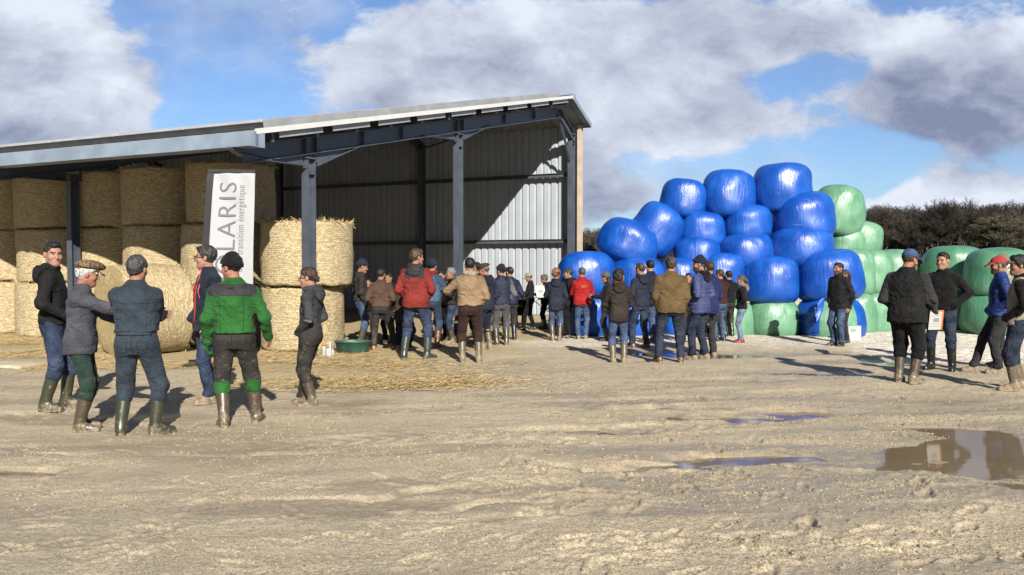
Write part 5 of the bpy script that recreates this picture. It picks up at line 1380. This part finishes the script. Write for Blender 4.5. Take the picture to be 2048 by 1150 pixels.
def btext(txt, size, across, end_b, length, thin):
    """lettering running up the banner; length in metres"""
    cu = bpy.data.curves.new('t', 'FONT'); cu.body = txt; cu.size = size; cu.offset = thin; cu.align_x = 'RIGHT'; cu.space_character = 1.12; cu.resolution_u = 3
    ob = bpy.data.objects.new('t', cu); link(ob); bpy.context.view_layer.update()
    dg = bpy.context.evaluated_depsgraph_get(); me = bpy.data.meshes.new_from_object(ob.evaluated_get(dg))
    bpy.data.objects.remove(ob)
    H_ = (tl - bl)[2]; W_ = np.linalg.norm((tr_ - tl)[:2]); x0 = min(v_.co.x for v_ in me.vertices); x1 = max(v_.co.x for v_ in me.vertices)
    for v_ in me.vertices:
        x, y = (v_.co.x - x1) / (x1 - x0) * length, v_.co.y
        v_.co = bpt(across - y / W_, end_b + x / H_, .008)
    me.materials.clear(); me.materials.append(M_TXT)
    o = bpy.data.objects.new('lettering', me); link(o); child(o, ban); return o
btext('POLARIS', .40, .575, .935, 1.70, -.002)
btext('de la transition énergétique', .165, .765, .918, 1.40, -.001)

# ------------------------------------------------------------------ small things on the ground
M_TUB = paint('green plastic tub', (.02, .065, .05), .45, 0, .35, scale=6); M_WPL = paint('white plastic', (.28, .284, .29), .4, 0, .06); M_CARD = paint('brown cardboard', (.19, .125, .07), .8, 0, .15)
g = gp(706, 704); tub = empty('tub', (g[0], g[1], gh(g[0], g[1]) + .005)); tag(tub, 'shallow green plastic tub on the gravel beside the straw bale', 'tub')
def oval(prof, sx, sy): 
    mb = MB(); mb.lathe(prof, 36); mb.v = [(x * sx, y * sy, z) for x, y, z in mb.v]; return mb
oval([(.01, .012), (.26, .0), (.30, .03), (.335, .19), (.355, .195), (.36, .21), (.345, .215), (.325, .195), (.29, .04), (.01, .035)], 1, .72).build('tub_shell', M_TUB, tub, smooth=True)
oval([(.01, .17), (.2, .18), (.318, .165), (.315, .15), (.01, .14)], 1, .72).build('feed', MATS['stalk'], tub, smooth=True)
g = gp(650, 712)
def small(name, px, py, label, cat): g = gp(px, py); o = empty(name, (g[0], g[1], gh(g[0], g[1]))); tag(o, label, cat); return o
o = small('spray_bottle', 648, 711, 'clear spray bottle with orange cap standing by the woman in grey', 'bottle')
mb = MB(); mb.lathe([(.03, 0), (.036, .01), (.036, .15), (.03, .18)], 16); mb.build('bottle_body', M_WPL, o, smooth=True)
mb = MB(); mb.lathe([(.033, .181), (.028, .22), (.008, .27), (.005, .29)], 16); mb.build('bottle_cap', M_ORG, o, smooth=True)
o = small('canister', 658, 712, 'white plastic canister with tall handle next to the spray bottle', 'canister')
mb = MB(); mb.box((0, 0, .075), (.10, .07, .15)); mb.box((.02, 0, .20), (.05, .05, .11)); mb.build('canister_body', M_WPL, o, bevel=.015)
mb = MB(); mb.lathe([(.018, .256), (.018, .285)], 12, (.02, 0, 0)); mb.build('canister_cap', M_WPL, o)
o = small('jar', 665, 711, 'small pale jar right of the white canister', 'jar')
mb = MB(); mb.lathe([(.025, 0), (.028, .01), (.028, .10), (.02, .12)], 14); mb.build('jar_body', M_WPL, o, smooth=True)
mb = MB(); mb.lathe([(.022, .121), (.022, .15)], 14); mb.build('jar_lid', M_GALV, o)
o = small('pipe_piece', 392, 728, 'short black pipe piece lying on the straw', 'pipe'); mb = MB(); mb.tube([(-.11, -.02, .035), (.14, .03, .035)], .036, 14); mb.build('tube', M_BLK, o, smooth=True)
o = small('board', 28, 733, 'pale flat board lying on straw at the left edge', 'board'); mb = MB(); mb.box((0, 0, .03), (.75, .5, .05), Matrix.Rotation(R(-14), 3, 'Z')); mb.build('plank', paint('pale board', (.36, .32, .23), .8, 0, .25), o, bevel=.006)
o = small('carton', 1703, 679, 'white carton with a green mark standing by the green bales', 'box')
mb = MB(); mb.box((0, 0, .16), (.30, .26, .32), Matrix.Rotation(R(8), 3, 'Z')); mb.build('carton_body', M_WPL, o, bevel=.004)
mb = MB(); mb.box((-.01, -.139, .23), (.11, .003, .05), Matrix.Rotation(R(8), 3, 'Z')); mb.build('carton_mark', paint('green mark', (.08, .28, .2), .6, 0, .1), o)
o = small('grey_crate', 1691, 677, 'grey crate behind the legs of the man standing alone', 'crate'); mb = MB(); mb.box((0, .12, .13), (.24, .2, .26)); mb.build('crate_body', M_STEEL, o, bevel=.006)
mb = MB(); mb.box((0, .0, .22), (.16, .03, .04)); mb.build('crate_handle', M_BLK, o)
# folding table with chair
def table(px, py, label, w=1.5, rz=8):
    g = gp(px, py); t = empty('folding_table', (g[0], g[1], gh(g[0], g[1])), R(rz)); tag(t, label, 'table')
    mb = MB(); mb.box((0, 0, .73), (w, .7, .035)); mb.build('tabletop', M_WPL, t, bevel=.006)
    for s in (-1, 1):
        for q_ in (-1, 1): mb = MB(); mb.tube([(s * w * .42, q_ * .28, .71), (s * w * .42, q_ * .30, .0)], .014, 8); mb.build('leg', M_BLK, t)
        mb = MB(); mb.tube([(s * w * .42, -.28, .3), (s * w * .42, .28, .3)], .012, 8); mb.tube([(s * w * .42, .0, .3), (s * w * .1, 0, .70)], .010, 8); mb.build('brace', M_BLK, t)
    return g
g = table(1052, 655, 'white folding table with black legs in front of the pale wall', 1.7)
o = empty('drink_pack', (g[0] - .17, g[1] - .15, .75)); tag(o, 'blue wrapped drink pack standing on the white table', 'package'); mb = MB(); mb.box((0, 0, .13), (.20, .16, .25)); mb.build('wrap', paint('blue printed film', (.04, .09, .2), .25, 0, .5, scale=14), o, bevel=.03)
def chair(px, py, rz, label):
    g = gp(px, py); t = empty('folding_chair', (g[0], g[1], gh(g[0], g[1])), R(rz)); tag(t, label, 'chair', 'chairs at the folding table')
    mb = MB(); mb.box((0, 0, .45), (.42, .40, .03)); mb.build('seat', M_BLK, t, bevel=.008)
    mb = MB(); mb.box((0, -.21, .74), (.42, .025, .26)); mb.build('backrest', M_BLK, t, bevel=.008)
    for sx in (-1, 1):
        mb = MB(); mb.tube([(sx * .2, -.21, .86), (sx * .2, -.19, .45), (sx * .2, .18, 0)], .012, 8); mb.build('leg', M_BLK, t)
        mb = MB(); mb.tube([(sx * .19, .16, .44), (sx * .19, -.22, 0)], .012, 8); mb.build('leg', M_BLK, t)
chair(1100, 652, 20, 'black folding chair right of the table, behind the curly haired woman')
# bench with goods at the barn mouth
g = gp(893, 676); o = empty('bench', (g[0], g[1], gh(g[0], g[1])), R(5)); tag(o, 'low black bench between the red and tan jackets', 'bench')
mb = MB(); mb.box((0, 0, .36), (.9, .45, .05)); mb.build('bench_top', M_BLK, o, bevel=.01)
for sx in (-1, 1): mb = MB(); mb.box((sx * .36, 0, .165), (.06, .4, .33)); mb.build('leg', M_BLK, o)
o = empty('cardboard_box', (g[0] - .02, g[1], .395)); tag(o, 'brown cardboard box on the low black bench', 'box'); mb = MB(); mb.box((0, 0, .13), (.4, .3, .25)); mb.build('box_body', M_CARD, o, bevel=.004); mb = MB(); mb.box((0, -.19, .262), (.4, .12, .005), Matrix.Rotation(R(-20), 3, 'X')); mb.build('box_flap', M_CARD, o)

# ------------------------------------------------------------------ bare winter trees
m_, nt, bs = newmat('bare twigs and bark'); co = nt.node('ShaderNodeTexCoord').outputs['Object']
nt.put(bs.inputs['Base Color'], nt.mix(nt.m('MULTIPLY', nt.node('ShaderNodeNewGeometry').outputs['Random Per Island'], nt.ss(nt.noise(co, .12, 3), .3, .7)), (.022, .019, .017), (.105, .092, .076))); bs.inputs['Roughness'].default_value = .9; bs.inputs['Specular IOR Level'].default_value = .1
M_BARK = m_
m_, nt, bs = newmat('pale lichen bark'); co = nt.node('ShaderNodeTexCoord').outputs['Object']
nt.put(bs.inputs['Base Color'], nt.mix(nt.ss(nt.noise(co, .8, 4), .35, .7), (.035, .032, .022), (.09, .08, .05))); bs.inputs['Roughness'].default_value = .9
M_BARK2 = m_
def tree_segs(seed, H=9.0, lev=5, low=.3):
    rs = random.Random(seed); segs = []
    def grow(p, d, l, r, k):
        n = 3 if k > 0 else 2
        for i in range(n):
            d2 = (d + Vector((rs.gauss(0, .16), rs.gauss(0, .16), rs.gauss(.04, .10)))).normalized(); q_ = p + d2 * (l / n); r2 = r * .84
            segs.append((p, q_, r, r2, k)); p, d, r = q_, d2, r2
            if k > 0 and (i > 0 or k < lev):
                for _ in range(rs.choice((1, 2, 2)) if k > 1 else 2):
                    a = rs.random() * 6.28; t_ = Vector((math.cos(a), math.sin(a), rs.uniform(.1, .8))).normalized()
                    grow(p, (d * .55 + t_ * .75).normalized(), l * rs.uniform(.55, .75), r * .62, k - 1)
        if k > 0: grow(p, d, l * .6, r, k - 1)
    grow(Vector((0, 0, 0)), Vector((0, 0, 1)), H * .42, H * .021, lev)
    return segs
def seg_mesh(segs, rmin=0):
    A = np.array([tuple(s[0]) for s in segs]); B = np.array([tuple(s[1]) for s in segs]); ra = np.maximum([s[2] for s in segs], rmin); rb = np.maximum([s[3] for s in segs], rmin)
    d = B - A; d /= np.linalg.norm(d, axis=1)[:, None] + 1e-9
    up = np.where(np.abs(d[:, 2:3]) < .9, [[0, 0, 1.]], [[1., 0, 0]]); s = np.cross(d, up); s /= np.linalg.norm(s, axis=1)[:, None]; t = np.cross(d, s)
    V = np.zeros((len(A), 6, 3))
    for k in range(3):
        c_, s_ = math.cos(2.094 * k), math.sin(2.094 * k)
        V[:, k] = A + (s * c_ + t * s_) * ra[:, None]; V[:, k + 3] = B + (s * c_ + t * s_) * rb[:, None]
    b = np.arange(len(A))[:, None] * 6
    Q = np.concatenate([b + np.array([[k, (k + 1) % 3, 3 + (k + 1) % 3, 3 + k]]) for k in range(3)])
    return V.reshape(-1, 3), Q
prs = [seg_mesh(tree_segs(s, 9.0, 5), .012) for s in (3, 4, 5, 6, 7, 8)]
hs = [V[:, 2].max() for V, _ in prs]
rs = random.Random(9)
def woodtop(x):  # photo height of the wood's skyline
    return np.interp(x, [1050, 1165, 1240, 1500, 1700, 1760, 1850, 1900, 1960, 2048, 2400], [472, 460, 452, 440, 416, 408, 411, 397, 410, 402, 398])
VV, QQ, off = [], [], 0
ind = []
for row in range(5):
    for k in range(64):
        px = 1060 + k * 30 + rs.uniform(-12, 12); Yd = np.interp(px, [1060, 1700, 2450], [185, 128, 118]) + row * 6 + rs.uniform(-2, 2)
        if 1300 < px < 1690 and row % 2: continue
        hgt = CAMZ + (525 - (woodtop(px) + rs.uniform(-12, 20) + row * .5)) / FPX * Yd
        i = rs.randrange(len(prs)); sc = hgt / hs[i]; a = rs.random() * 6.28; c_, s_ = math.cos(a), math.sin(a)
        V, Q = prs[i]; wd = rs.uniform(.8, 1.1)
        V2 = np.stack([(V[:, 0] * c_ - V[:, 1] * s_) * sc * wd, (V[:, 0] * s_ + V[:, 1] * c_) * sc * wd, V[:, 2] * sc], -1) + np.array([(px - CXP) / FPX * Yd, Yd, -.3])
        VV.append(V2); QQ.append(Q + off); off += len(V)
# undergrowth: short brush along the wood's edge
nb = 34000; bx = rng.uniform(1040, 3000, nb); bY = np.interp(bx, [1060, 1700, 2450], [183, 126, 116]) + rng.uniform(-1, 26, nb)
bt = CAMZ + (525 - woodtop(bx)) / FPX * bY; bz = rng.random(nb) ** 1.3 * bt * .45
P0 = np.stack([(bx - CXP) / FPX * bY, bY, bz], -1); D0 = np.stack([rng.normal(0, .5, nb), rng.normal(0, .5, nb), np.abs(rng.normal(.8, .5, nb))], -1); W0 = np.stack([rng.normal(0, 1, nb), rng.normal(0, 1, nb), rng.normal(0, .3, nb)], -1); W0 /= np.linalg.norm(W0, axis=1)[:, None]
Vb = np.stack([P0 - W0 * .10, P0 + W0 * .10, P0 + D0 * 1.2 + W0 * .02, P0 + D0 * 1.2 - W0 * .02], 1).reshape(-1, 3)
VV.append(Vb); QQ.append(np.arange(len(Vb)).reshape(-1, 4) + off)
w_ = mesh_np('far_wood', np.concatenate(VV), [np.concatenate(QQ)], M_BARK, smooth=False)
tag(w_, 'dark leafless wood along the horizon behind the bales', 'wood', kind='stuff')
# one broad tree standing in front of the wood
def single(px, top, Yd, seed, label, mat, wd=1.3):
    sg = tree_segs(seed, 9, 6); g_ = empty('bare_tree', ((px - CXP) / FPX * Yd, Yd, -.2)); tag(g_, label, 'tree')
    H_ = max(s[1].z for s in sg); sc = (CAMZ + (525 - top) / FPX * Yd) / H_
    for nm, ks in (('trunk', (5, 6)), ('crown', (0, 1, 2, 3, 4))):
        V, Q = seg_mesh([s for s in sg if s[4] in ks], .016); mesh_np(nm, V * np.array([sc * wd, sc * wd, sc]), [Q], mat, parent=g_, smooth=True)
single(2006, 420, 104, 21, 'broad bare tree with pale branches in front of the wood at right', M_BARK2)
